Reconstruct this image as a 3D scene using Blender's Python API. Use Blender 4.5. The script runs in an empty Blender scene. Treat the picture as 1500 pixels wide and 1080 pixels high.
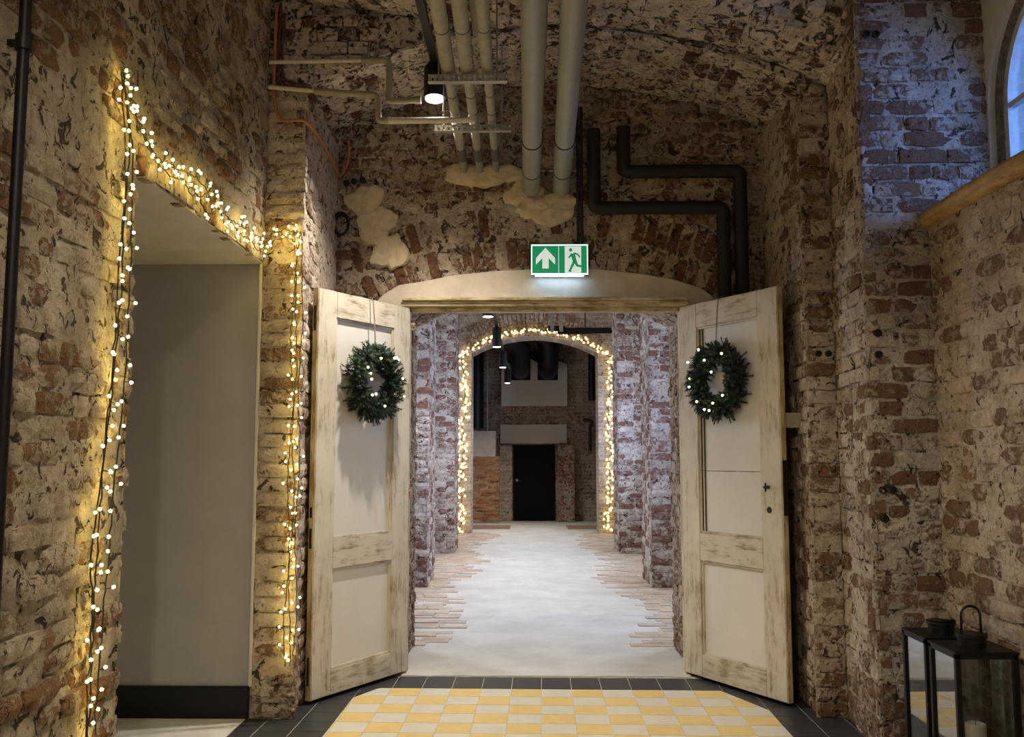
import bpy, bmesh, math, random
from mathutils import Vector, Matrix, noise
from bpy_extras.object_utils import world_to_camera_view

# ------------------------------------------------------------------ camera, world, exposure
sc = bpy.context.scene
COL = sc.collection
CAM = Vector((-0.12, 0.0, 1.6))
cam_d = bpy.data.cameras.new('camera')
cam_d.sensor_width = 36.0
cam_d.lens = 36.0 * 1350.0 / 1500.0
cam_d.clip_start = 0.05
cam_o = bpy.data.objects.new('camera', cam_d)
COL.objects.link(cam_o)
cam_o.location = CAM
cam_o.rotation_euler = (math.radians(90 + 5.5004), 0, math.radians(1.056))
sc.camera = cam_o

world = bpy.data.worlds.new('dusk_sky')
sc.world = world
world.use_nodes = True
bg = world.node_tree.nodes['Background']
bg.inputs[0].default_value = (0.12, 0.44, 1.0, 1)     # plain blue-hour sky seen through the window
bg.inputs[1].default_value = 1.1

sc.view_settings.view_transform = 'Standard'
sc.view_settings.look = 'None'
sc.view_settings.gamma = 1.0
sc.view_settings.use_curve_mapping = False
sc.view_settings.exposure = 0.0
sc.cycles.max_bounces = 7
sc.cycles.diffuse_bounces = 5
sc.cycles.glossy_bounces = 3
sc.cycles.caustics_reflective = False
sc.cycles.caustics_refractive = False

def area_light(name, loc, rot, sx, sy, energy, color):
    d = bpy.data.lights.new(name, 'AREA')
    d.shape = 'RECTANGLE'; d.size = sx; d.size_y = sy
    d.energy = energy; d.color = color
    o = bpy.data.objects.new(name, d)
    o.location = loc; o.rotation_euler = rot
    COL.objects.link(o)
    return o

R = math.radians
BLUE = (0.36, 0.55, 1.0)
SOFTDAY = (0.74, 0.81, 1.0)
# daylight standing in the window openings
sun_d = bpy.data.lights.new('dusk_skylight', 'SUN')
sun_d.energy = 7.5; sun_d.angle = R(60); sun_d.color = (0.22, 0.40, 1.0)
sun_o = bpy.data.objects.new('dusk_skylight', sun_d)
sun_o.rotation_euler = Vector((-0.70, 0.66, -0.14)).to_track_quat('-Z', 'Y').to_euler()
COL.objects.link(sun_o)
for yy, e in ((9.8, 95), (14.0, 95), (18.0, 55)):
    area_light('corridor_window_daylight', (-2.42, yy, 2.3), (0, R(-90), 0), 1.7, 1.3, e, SOFTDAY)
    area_light('corridor_window_daylight', (2.42, yy, 2.3), (0, R(90), 0), 1.7, 1.3, e, SOFTDAY)

WARM = (1.0, 0.85, 0.66)
WARM2 = (1.0, 0.90, 0.76)

# ------------------------------------------------------------------ helpers
rng = random.Random(7)

def link(o):
    COL.objects.link(o)
    return o

def tag(o, label=None, cat=None, group=None, kind=None):
    if label: o['label'] = label
    if cat: o['category'] = cat
    if group: o['group'] = group
    if kind: o['kind'] = kind
    return o

def empty(name, loc=(0, 0, 0), rotz=0.0):
    o = bpy.data.objects.new(name, None)
    o.empty_display_size = 0.1
    o.location = loc
    o.rotation_euler = (0, 0, rotz)
    return link(o)

class MB:
    """collects geometry, then links it as ONE mesh object"""
    def __init__(s):
        s.v = []; s.f = []
    def quad_grid(s, pts):            # pts[i][j]
        b = len(s.v); m = len(pts[0])
        for row in pts: s.v.extend(row)
        for i in range(len(pts) - 1):
            for j in range(m - 1):
                s.f.append((b + i*m + j, b + i*m + j + 1, b + (i+1)*m + j + 1, b + (i+1)*m + j))
        return s
    def box(s, a, b, M=None):
        x0, y0, z0 = a; x1, y1, z1 = b
        c = [Vector(p) for p in ((x0,y0,z0),(x1,y0,z0),(x1,y1,z0),(x0,y1,z0),(x0,y0,z1),(x1,y0,z1),(x1,y1,z1),(x0,y1,z1))]
        if M is not None: c = [M @ p for p in c]
        k = len(s.v); s.v.extend(c)
        s.f += [(k,k+3,k+2,k+1),(k+4,k+5,k+6,k+7),(k,k+1,k+5,k+4),(k+1,k+2,k+6,k+5),(k+2,k+3,k+7,k+6),(k+3,k,k+4,k+7)]
        return s
    def tube(s, pts, r, seg=10, caps=True):
        pts = [Vector(p) for p in pts]
        n = len(pts); k = len(s.v)
        up = None
        for i, p in enumerate(pts):
            t = (pts[min(i+1, n-1)] - pts[max(i-1, 0)])
            if t.length < 1e-9: t = Vector((0, 0, 1))
            t.normalize()
            if up is None:
                up = t.orthogonal().normalized()
            up = (up - t * up.dot(t))
            if up.length < 1e-6: up = t.orthogonal()
            up.normalize()
            w = t.cross(up)
            rr = r[i] if isinstance(r, (list, tuple)) else r
            for j in range(seg):
                a = 2*math.pi*j/seg
                s.v.append(p + (up*math.cos(a) + w*math.sin(a))*rr)
        for i in range(n-1):
            for j in range(seg):
                j2 = (j+1) % seg
                s.f.append((k+i*seg+j, k+i*seg+j2, k+(i+1)*seg+j2, k+(i+1)*seg+j))
        if caps:
            s.f.append(tuple(k+j for j in reversed(range(seg))))
            s.f.append(tuple(k+(n-1)*seg+j for j in range(seg)))
        return s
    def lathe(s, prof, seg=24, c=(0,0,0)):   # prof: (r, z)
        k = len(s.v); n = len(prof); c = Vector(c)
        for r_, z in prof:
            for j in range(seg):
                a = 2*math.pi*j/seg
                s.v.append(c + Vector((r_*math.cos(a), r_*math.sin(a), z)))
        for i in range(n-1):
            for j in range(seg):
                j2 = (j+1) % seg
                s.f.append((k+i*seg+j, k+i*seg+j2, k+(i+1)*seg+j2, k+(i+1)*seg+j))
        s.f.append(tuple(k+j for j in reversed(range(seg))))
        s.f.append(tuple(k+(n-1)*seg+j for j in range(seg)))
        return s
    def prism(s, poly, f0, f1):       # poly 2D, f0/f1 map (a,b)->Vector for the two ends
        k = len(s.v); n = len(poly)
        s.v.extend(Vector(f0(*p)) for p in poly)
        s.v.extend(Vector(f1(*p)) for p in poly)
        s.f.append(tuple(range(k, k+n))[::-1])
        s.f.append(tuple(range(k+n, k+2*n)))
        for i in range(n):
            j = (i+1) % n
            s.f.append((k+i, k+j, k+n+j, k+n+i))
        return s
    def mesh(s, name, mat, smooth=False, bevel=0.0):
        me = bpy.data.meshes.new(name)
        me.from_pydata([tuple(v) for v in s.v], [], s.f)
        me.update()
        bm = bmesh.new(); bm.from_mesh(me)
        bmesh.ops.recalc_face_normals(bm, faces=bm.faces)
        if bevel > 0:
            bmesh.ops.bevel(bm, geom=[e for e in bm.edges if e.calc_face_angle(0) > 0.6], offset=bevel, segments=2, affect='EDGES', clamp_overlap=True)
        bm.to_mesh(me); bm.free()
        for m in (mat if isinstance(mat, (list, tuple)) else [mat]):
            me.materials.append(m)
        if smooth:
            me.polygons.foreach_set('use_smooth', [True]*len(me.polygons))
            if smooth == 'angle':
                me.set_sharp_from_angle(angle=R(35))
        return me
    def build(s, name, mat, parent=None, smooth=False, bevel=0.0):
        o = bpy.data.objects.new(name, s.mesh(name, mat, smooth, bevel))
        link(o)
        if parent is not None: o.parent = parent
        return o

def smooth_path(pts, sub=6):
    P = [Vector(p) for p in pts]
    out = []
    for i in range(len(P)-1):
        p0 = P[max(i-1, 0)]; p1 = P[i]; p2 = P[i+1]; p3 = P[min(i+2, len(P)-1)]
        for k in range(sub):
            t = k/sub
            out.append(0.5*((2*p1) + (-p0+p2)*t + (2*p0-5*p1+4*p2-p3)*t*t + (-p0+3*p1-3*p2+p3)*t**3))
    out.append(P[-1])
    return out

def round_path(pts, rad, n=6):
    """polyline with rounded corners"""
    P = [Vector(p) for p in pts]; out = [P[0]]
    for i in range(1, len(P)-1):
        a = (P[i-1]-P[i]); b = (P[i+1]-P[i])
        r_ = min(rad, a.length*0.49, b.length*0.49)
        s = P[i] + a.normalized()*r_; e = P[i] + b.normalized()*r_
        for k in range(n+1):
            t = k/n
            out.append(s*(1-t)**2 + P[i]*2*t*(1-t) + e*t*t)
    out.append(P[-1])
    return out

# ------------------------------------------------------------------ materials
def new_mat(name):
    m = bpy.data.materials.new(name); m.use_nodes = True
    nt = m.node_tree
    return m, nt, nt.nodes['Principled BSDF']

def N(nt, t, **kw):
    n = nt.nodes.new(t)
    for k, v in kw.items(): setattr(n, k, v)
    return n

def noise_node(nt, vec, scale, detail=4, rough=0.6, dist=0.0):
    n = N(nt, 'ShaderNodeTexNoise')
    n.inputs['Scale'].default_value = scale; n.inputs['Detail'].default_value = detail
    n.inputs['Roughness'].default_value = rough; n.inputs['Distortion'].default_value = dist
    nt.links.new(vec, n.inputs['Vector'])
    return n.outputs['Fac']

def ramp(nt, fac, p0, p1, v0=0.0, v1=1.0):
    m = N(nt, 'ShaderNodeMapRange'); m.interpolation_type = 'SMOOTHSTEP'
    m.inputs['From Min'].default_value = p0; m.inputs['From Max'].default_value = p1
    m.inputs['To Min'].default_value = v0; m.inputs['To Max'].default_value = v1
    nt.links.new(fac, m.inputs['Value'])
    return m.outputs['Result']

def mixc(nt, fac, a, b, mode='MIX'):
    m = N(nt, 'ShaderNodeMix'); m.data_type = 'RGBA'; m.blend_type = mode
    if isinstance(fac, (int, float)): m.inputs[0].default_value = fac
    else: nt.links.new(fac, m.inputs[0])
    for s, c in ((6, a), (7, b)):
        if isinstance(c, (tuple, list)): m.inputs[s].default_value = (*c[:3], 1)
        else: nt.links.new(c, m.inputs[s])
    return m.outputs[2]

def mathn(nt, op, a, b):
    m = N(nt, 'ShaderNodeMath'); m.operation = op
    for i, c in ((0, a), (1, b)):
        if isinstance(c, (int, float)): m.inputs[i].default_value = c
        else: nt.links.new(c, m.inputs[i])
    return m.outputs[0]

def bump(nt, bsdf, h, strength=0.5, dist=0.01):
    b = N(nt, 'ShaderNodeBump'); b.inputs['Strength'].default_value = strength
    b.inputs['Distance'].default_value = dist
    nt.links.new(h, b.inputs['Height']); nt.links.new(b.outputs['Normal'], bsdf.inputs['Normal'])

def mat_masonry(name, brick_a, brick_b, lime_a, lime_b, cover, seed=0.0, pits=0.62, grain=1.0, far=False, mortar=False):
    """old fired brick under remains of lime plaster; mortar=True gives the joints of the same wall"""
    m, nt, bs = new_mat(name)
    geo = N(nt, 'ShaderNodeNewGeometry')
    mp = N(nt, 'ShaderNodeMapping'); mp.inputs['Location'].default_value = (seed, seed*1.7, -seed)
    nt.links.new(geo.outputs['Position'], mp.inputs['Vector'])
    v = mp.outputs['Vector']
    n0 = noise_node(nt, v, 2.2, 4, 0.6, 0.3)
    n1 = noise_node(nt, v, 8.5, 6, 0.72, 0.5)
    n2 = noise_node(nt, v, 27.0*grain, 5, 0.7, 0.5)
    n3 = noise_node(nt, v, 5.0, 2, 0.5)
    n4 = noise_node(nt, v, 85.0, 4, 0.7)
    oi = N(nt, 'ShaderNodeObjectInfo')
    rnd = oi.outputs['Random']
    bf = mathn(nt, 'ADD', mathn(nt, 'MULTIPLY', rnd, 0.7), mathn(nt, 'MULTIPLY', n3, 0.4))
    bcol = mixc(nt, ramp(nt, bf, 0.15, 0.9), brick_a, brick_b)
    bcol = mixc(nt, ramp(nt, n4, 0.38, 0.72, 0.0, 0.55), bcol, tuple(c*0.30 for c in brick_a))
    lcol = mixc(nt, ramp(nt, n3, 0.35, 0.65), lime_a, lime_b)
    lcol = mixc(nt, ramp(nt, n1, 0.50, 0.66, 0.0, 0.55), lcol, tuple(0.45*a+0.42*b for a, b in zip(brick_b, lime_b)))
    lcol = mixc(nt, ramp(nt, n2, 0.48, 0.66, 0.0, 0.50), lcol, tuple(0.30*a+0.28*b for a, b in zip(brick_a, lime_b)))
    lcol = mixc(nt, ramp(nt, n4, 0.52, 0.72, 0.0, 0.35), lcol, tuple(0.45*x for x in lime_b))
    s = mathn(nt, 'ADD', mathn(nt, 'MULTIPLY', n1, 0.40), mathn(nt, 'MULTIPLY', n2, 0.40))
    s = mathn(nt, 'ADD', s, mathn(nt, 'MULTIPLY', n0, 0.20))
    cv = cover
    if mortar: cv = min(0.95, cover + 0.22)
    else: s = mathn(nt, 'ADD', s, mathn(nt, 'MULTIPLY', mathn(nt, 'SUBTRACT', rnd, 0.5), 0.15))
    t = 0.5 + (0.5-cv)*0.36
    mask = ramp(nt, s, t-0.03, t+0.03)
    col = mixc(nt, mask, bcol, lcol)
    n5 = noise_node(nt, v, 15.0, 4, 0.65, 0.9)
    if mortar: pits -= 0.055  # more dark spots in the joints, painting shadow lines between bricks
    col = mixc(nt, ramp(nt, n5, pits, pits+0.035, 0.0, 0.9), col, (0.030, 0.018, 0.012))
    if far:
        br = N(nt, 'ShaderNodeTexBrick')
        br.inputs['Scale'].default_value = 1.0; br.inputs['Brick Width'].default_value = 0.27
        br.inputs['Row Height'].default_value = 0.092; br.inputs['Mortar Size'].default_value = 0.008
        sep = N(nt, 'ShaderNodeSeparateXYZ'); nt.links.new(geo.outputs['Position'], sep.inputs[0])
        cmb = N(nt, 'ShaderNodeCombineXYZ')
        nt.links.new(mathn(nt, 'ADD', sep.outputs[0], sep.outputs[1]), cmb.inputs[0])
        nt.links.new(sep.outputs[2], cmb.inputs[1])
        nt.links.new(cmb.outputs[0], br.inputs['Vector'])
        br.inputs['Color1'].default_value = (1, 1, 1, 1); br.inputs['Color2'].default_value = (0.66, 0.63, 0.60, 1)
        br.inputs['Mortar'].default_value = (1.3, 1.25, 1.15, 1)
        col = mixc(nt, 0.75, col, br.outputs['Color'], 'MULTIPLY')
    nt.links.new(col, bs.inputs['Base Color'])
    bs.inputs['Roughness'].default_value = 0.93
    bs.inputs['Specular IOR Level'].default_value = 0.2
    h = mathn(nt, 'ADD', mathn(nt, 'MULTIPLY', n2, 0.8), mathn(nt, 'MULTIPLY', n4, 0.35))
    h = mathn(nt, 'ADD', h, mathn(nt, 'MULTIPLY', mask, 0.30))
    h = mathn(nt, 'SUBTRACT', h, mathn(nt, 'MULTIPLY', ramp(nt, n5, pits-0.02, pits+0.05), 0.7))
    bump(nt, bs, h, 0.9, 0.024)
    return m

def mat_plain(name, col, rough=0.6, metal=0.0, vary=0.0, scale=8.0, bstr=0.0, spec=0.5, bscale=60.0):
    m, nt, bs = new_mat(name)
    geo = N(nt, 'ShaderNodeNewGeometry')
    bs.inputs['Roughness'].default_value = rough; bs.inputs['Metallic'].default_value = metal
    bs.inputs['Specular IOR Level'].default_value = spec
    if vary > 0:
        n = noise_node(nt, geo.outputs['Position'], scale, 5, 0.65)
        c = mixc(nt, ramp(nt, n, 0.3, 0.7), tuple(x*(1-vary) for x in col), tuple(min(1, x*(1+vary*0.6)) for x in col))
        nt.links.new(c, bs.inputs['Base Color'])
    else:
        bs.inputs['Base Color'].default_value = (*col, 1)
    if bstr > 0:
        bump(nt, bs, noise_node(nt, geo.outputs['Position'], bscale, 4, 0.6), bstr, 0.004)
    return m

def mat_emit(name, col, strength):
    m, nt, bs = new_mat(name)
    bs.inputs['Base Color'].default_value = (*col, 1)
    bs.inputs['Emission Color'].default_value = (*col, 1)
    bs.inputs['Emission Strength'].default_value = strength
    return m

def mat_worn_paint(name, paint, wood, axis, cover=0.5, seed=0.0):
    """cream paint rubbed through to the timber, streaks along the grain"""
    m, nt, bs = new_mat(name)
    tc = N(nt, 'ShaderNodeTexCoord'); mp = N(nt, 'ShaderNodeMapping')
    sc_ = [1, 1, 1]; sc_[axis] = 0.16
    mp.inputs['Scale'].default_value = sc_
    mp.inputs['Location'].default_value = (seed, seed, seed)
    nt.links.new(tc.outputs['Object'], mp.inputs['Vector'])
    v = mp.outputs['Vector']
    a = noise_node(nt, v, 26.0, 6, 0.7, 0.3); b = noise_node(nt, tc.outputs['Object'], 4.0, 4, 0.6)
    c = noise_node(nt, v, 120.0, 3, 0.6)
    s = mathn(nt, 'ADD', mathn(nt, 'MULTIPLY', a, 0.6), mathn(nt, 'MULTIPLY', b, 0.4))
    t = 0.5 + (cover-0.5)*0.35
    mask = ramp(nt, s, t-0.07, t+0.08)
    w = mixc(nt, ramp(nt, c, 0.35, 0.65), wood, tuple(x*0.55 for x in wood))
    p = mixc(nt, ramp(nt, b, 0.3, 0.7), paint, tuple(x*0.86 for x in paint))
    nt.links.new(mixc(nt, mask, p, w), bs.inputs['Base Color'])
    bs.inputs['Roughness'].default_value = 0.62
    bump(nt, bs, mathn(nt, 'ADD', a, mathn(nt, 'MULTIPLY', mask, -0.4)), 0.25, 0.004)
    return m

def mat_glass(name, tint=(0.9, 0.93, 0.95), refl=0.12):
    m, nt, bs = new_mat(name)
    out = nt.nodes['Material Output']
    tr = N(nt, 'ShaderNodeBsdfTransparent'); tr.inputs[0].default_value = (*tint, 1)
    gl = N(nt, 'ShaderNodeBsdfGlossy'); gl.inputs['Roughness'].default_value = 0.03
    fr = N(nt, 'ShaderNodeLayerWeight'); fr.inputs[0].default_value = 0.35
    mx = N(nt, 'ShaderNodeMixShader')
    nt.links.new(ramp(nt, fr.outputs['Facing'], 0.0, 1.0, refl, 0.85), mx.inputs[0])
    nt.links.new(tr.outputs[0], mx.inputs[1]); nt.links.new(gl.outputs[0], mx.inputs[2])
    nt.links.new(mx.outputs[0], out.inputs['Surface'])
    return m

BR_A = (0.23, 0.088, 0.042); BR_B = (0.33, 0.165, 0.078)
M = {}
def masonry_pair(key, name, ba, bb, la, lb, cover, seed, pits=0.62):
    M[key] = mat_masonry(name, ba, bb, la, lb, cover, seed, pits)
    M[key+'_joint'] = mat_masonry(name+'_joint', ba, bb, la, lb, cover, seed, pits+0.01, mortar=True)
masonry_pair('left', 'lime_washed_brick_left', (0.21, 0.11, 0.055), (0.38, 0.215, 0.10), (0.52, 0.45, 0.33), (0.38, 0.325, 0.24), 0.60, 1.3)
masonry_pair('pier', 'lime_washed_brick_pier', (0.21, 0.12, 0.065), (0.36, 0.22, 0.125), (0.63, 0.54, 0.43), (0.49, 0.405, 0.315), 0.60, 5.1)
masonry_pair('door', 'lime_washed_brick_door_wall', (0.17, 0.08, 0.043), (0.30, 0.165, 0.09), (0.59, 0.49, 0.37), (0.45, 0.365, 0.27), 0.55, 9.7, 0.60)
masonry_pair('right', 'lime_washed_brick_right', (0.23, 0.135, 0.085), (0.38, 0.245, 0.155), (0.62, 0.53, 0.43), (0.49, 0.405, 0.32), 0.63, 14.2, 0.64)
masonry_pair('niche', 'lime_washed_brick_niche', (0.19, 0.105, 0.07), (0.31, 0.185, 0.12), (0.60, 0.55, 0.48), (0.46, 0.42, 0.36), 0.50, 3.3, 0.63)
masonry_pair('vault', 'lime_washed_brick_vault', (0.13, 0.060, 0.040), (0.25, 0.13, 0.08), (0.74, 0.645, 0.54), (0.60, 0.51, 0.42), 0.66, 21.0, 0.575)
masonry_pair('corr', 'lime_washed_brick_corridor', (0.20, 0.095, 0.068), (0.32, 0.17, 0.115), (0.56, 0.50, 0.43), (0.42, 0.37, 0.32), 0.55, 31.0)
M['corr_far'] = mat_masonry('far_brick', (0.24, 0.10, 0.06), (0.34, 0.165, 0.095), (0.54, 0.46, 0.37), (0.42, 0.35, 0.27), 0.72, 41.0, 0.62, far=True)
masonry_pair('orange_brick', 'bare_orange_brick', (0.40, 0.17, 0.075), (0.55, 0.29, 0.14), (0.58, 0.40, 0.26), (0.48, 0.34, 0.2), 0.34, 44.0, 0.66)
M['passage_grey'] = mat_plain('pale_grey_wall', (0.40, 0.385, 0.35), 0.85, vary=0.05, scale=5, bstr=0.1, spec=0.2)  # even grey, darker than the white plaster of the soffit
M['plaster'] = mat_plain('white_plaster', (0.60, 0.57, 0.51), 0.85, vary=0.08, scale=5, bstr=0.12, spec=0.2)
M['lintel'] = mat_plain('rough_lime_plaster', (0.58, 0.52, 0.42), 0.9, vary=0.14, scale=6, bstr=0.3, spec=0.2, bscale=25)
M['foam'] = mat_plain('yellowed_plaster_filling', (0.60, 0.50, 0.32), 0.9, vary=0.16, scale=16, bstr=0.5, spec=0.2, bscale=40)
M['skirting'] = mat_plain('black_skirting', (0.007, 0.007, 0.008), 0.4, spec=0.3)
M['black'] = mat_plain('black_powder_coat', (0.006, 0.006, 0.0065), 0.45, vary=0.2, spec=0.3)
M['insul'] = mat_plain('black_foam_insulation', (0.012, 0.012, 0.013), 0.75, vary=0.25, scale=20, bstr=0.2)
M['pipe'] = mat_plain('grey_plastic_pipe', (0.27, 0.275, 0.25), 0.42, vary=0.06)
M['pipe_wrap'] = mat_plain('grey_wrapped_pipe', (0.33, 0.315, 0.26), 0.7, vary=0.12, scale=14, bstr=0.15)
M['pipe_dark'] = mat_plain('dark_grey_sleeve', (0.10, 0.10, 0.095), 0.6, vary=0.15)
M['cream_pipe'] = mat_plain('cream_plastic_pipe', (0.58, 0.53, 0.42), 0.5, vary=0.08)
M['elbow'] = mat_plain('olive_grey_elbow', (0.28, 0.25, 0.17), 0.5, vary=0.1)
M['steel'] = mat_plain('galvanised_steel', (0.36, 0.35, 0.31), 0.5, 0.6, vary=0.15)
M['orange'] = mat_plain('orange_cable', (0.42, 0.16, 0.06), 0.55)
M['maroon'] = mat_plain('maroon_cable', (0.10, 0.028, 0.02), 0.55)
M['wire'] = mat_plain('dark_green_black_wire', (0.012, 0.010, 0.009), 0.6)
M['bulb'] = mat_emit('warm_led_bulb', (1.0, 0.74, 0.18), 48.0)
M['bulb_far'] = mat_emit('warm_led_bulb_far', (1.0, 0.76, 0.26), 6.0)
M['bulb_wreath'] = mat_emit('warm_wreath_bulb', (1.0, 0.80, 0.46), 12.0)
M['globe'] = mat_emit('fill_lamp_globe', (1.0, 0.88, 0.73), 50.0)  # glow of the added fill lamps
M['lens'] = mat_emit('lit_lamp_lens', (1.0, 0.95, 0.88), 9.0)
M['paint_v'] = mat_worn_paint('worn_cream_paint_upright', (0.60, 0.55, 0.44), (0.40, 0.31, 0.17), 2, 0.66)
M['paint_h'] = mat_worn_paint('worn_cream_paint_level', (0.60, 0.55, 0.44), (0.36, 0.27, 0.14), 0, 0.66, 4.0)
M['edge'] = mat_worn_paint('worn_cream_paint_edge', (0.62, 0.52, 0.30), (0.40, 0.28, 0.12), 2, 0.5, 8.0)
M['panel'] = mat_plain('smooth_white_panel', (0.63, 0.61, 0.56), 0.6, vary=0.04, scale=3)
M['frame'] = mat_worn_paint('worn_cream_door_frame', (0.58, 0.50, 0.33), (0.36, 0.26, 0.12), 0, 0.52, 2.0)
M['iron'] = mat_plain('dark_iron', (0.03, 0.025, 0.02), 0.5, 0.6)
M['groove_dark'] = mat_plain('dark_groove_shade', (0.05, 0.032, 0.018), 0.7, vary=0.3, scale=14)
M['wood_grey'] = mat_plain('grey_bare_batten', (0.30, 0.27, 0.20), 0.8, vary=0.2, scale=12)
M['beam'] = mat_worn_paint('yellow_pine_beam', (0.52, 0.33, 0.12), (0.40, 0.25, 0.085), 1, 0.5, 1.0)
M['tile_y'] = mat_plain('yellow_tile', (0.70, 0.52, 0.21), 0.40, vary=0.07, scale=9)
M['tile_w'] = mat_plain('cream_tile', (0.62, 0.60, 0.52), 0.40, vary=0.06, scale=9)
M['tile_d'] = mat_plain('charcoal_tile', (0.030, 0.032, 0.036), 0.42, vary=0.18, scale=9)
M['grout'] = mat_plain('grey_grout', (0.50, 0.48, 0.43), 0.9, vary=0.12)
M['concrete'] = mat_plain('pale_concrete', (0.52, 0.51, 0.48), 0.72, vary=0.14, scale=2.2, bstr=0.2, spec=0.35, bscale=50)
M['paver_a'] = mat_plain('tan_paver', (0.47, 0.385, 0.30), 0.8, vary=0.25, scale=3.5)
M['stone'] = mat_plain('pale_stone_floor', (0.55, 0.55, 0.52), 0.6, vary=0.15, scale=4)
M['needle'] = mat_plain('dark_green_needles', (0.017, 0.038, 0.022), 0.6, vary=0.4, scale=40)
M['needle2'] = mat_plain('light_green_needles', (0.05, 0.12, 0.05), 0.6, vary=0.3, scale=40)
M['twine'] = mat_plain('jute_cord', (0.22, 0.18, 0.12), 0.9)
M['glass'] = mat_glass('lantern_glass', (0.88, 0.90, 0.90), 0.07)
M['pane'] = mat_glass('window_glass', (0.95, 0.97, 1.0), 0.05)
M['candle'] = mat_plain('ivory_candle', (0.72, 0.68, 0.58), 0.5)
M['win_white'] = mat_plain('white_window_frame', (0.60, 0.62, 0.64), 0.5, vary=0.15, scale=18)
M['win_worn'] = mat_plain('worn_outer_window_frame', (0.20, 0.17, 0.15), 0.8, vary=0.5, scale=22)
M['sign_frame'] = mat_emit('lit_white_sign_edge', (0.72, 0.86, 1.0), 2.2)
M['sign_strip'] = mat_emit('sign_under_light', (0.45, 0.68, 1.0), 18.0)
M['sign_green'] = mat_emit('lit_green_sign', (0.003, 0.17, 0.065), 1.0)
M['sign_white'] = mat_emit('lit_white_pictogram', (0.78, 0.86, 0.84), 0.58)
M['door_black'] = mat_plain('black_steel_door', (0.005, 0.005, 0.006), 0.6, spec=0.1)
M['mat_brown'] = mat_plain('brown_floor_strip', (0.26, 0.16, 0.10), 0.8, vary=0.2)
M['chrome'] = mat_plain('brushed_steel', (0.6, 0.6, 0.6), 0.3, 1.0)
M['white_duct'] = mat_plain('white_plasterboard', (0.62, 0.59, 0.54), 0.8)

# ------------------------------------------------------------------ masonry
def fbm(p, s):
    return noise.noise(p*s) + 0.5*noise.noise(p*(s*2.1)) + 0.25*noise.noise(p*(s*4.3))

def make_brick_meshes(mat, tagname, L, H, D=0.06, n=4, ragged=0.005):
    """knocked-about brick, x = length, y = height, z = outward; face at z = 0"""
    out = []
    for k in range(n):
        r_ = random.Random(sum(ord(c)*(i+5) for i, c in enumerate(tagname))*7 + k)
        mb = MB(); nx, ny = 4, 2
        rows = []
        for i in range(nx+1):
            row = []
            for j in range(ny+1):
                x = (i/nx-0.5)*L; y = (j/ny-0.5)*H
                edge = (i in (0, nx)) or (j in (0, ny)); corner = (i in (0, nx)) and (j in (0, ny))
                z = r_.uniform(-0.004, 0.004) - (0.006 if edge else 0) - (r_.uniform(0.002, 0.016) if corner else 0)
                x += r_.uniform(-ragged, ragged)*1.5; y += r_.uniform(-ragged, ragged)
                if corner: x *= 0.965; y *= 0.93
                row.append(Vector((x, y, z)))
            rows.append(row)
        mb.quad_grid(rows)
        m = ny+1
        ring = [i*m for i in range(nx+1)] + [nx*m+j for j in range(1, m)] + [i*m+ny for i in range(nx-1, -1, -1)] + [j for j in range(ny-1, 0, -1)]
        k0 = len(mb.v)
        for q in ring:
            p = mb.v[q]; mb.v.append(Vector((p.x*1.01, p.y*1.01, -D)))
        for a in range(len(ring)):
            b = (a+1) % len(ring)
            mb.f.append((ring[a], ring[b], k0+b, k0+a))
        out.append(mb.mesh('brick', mat))
    return out

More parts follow.
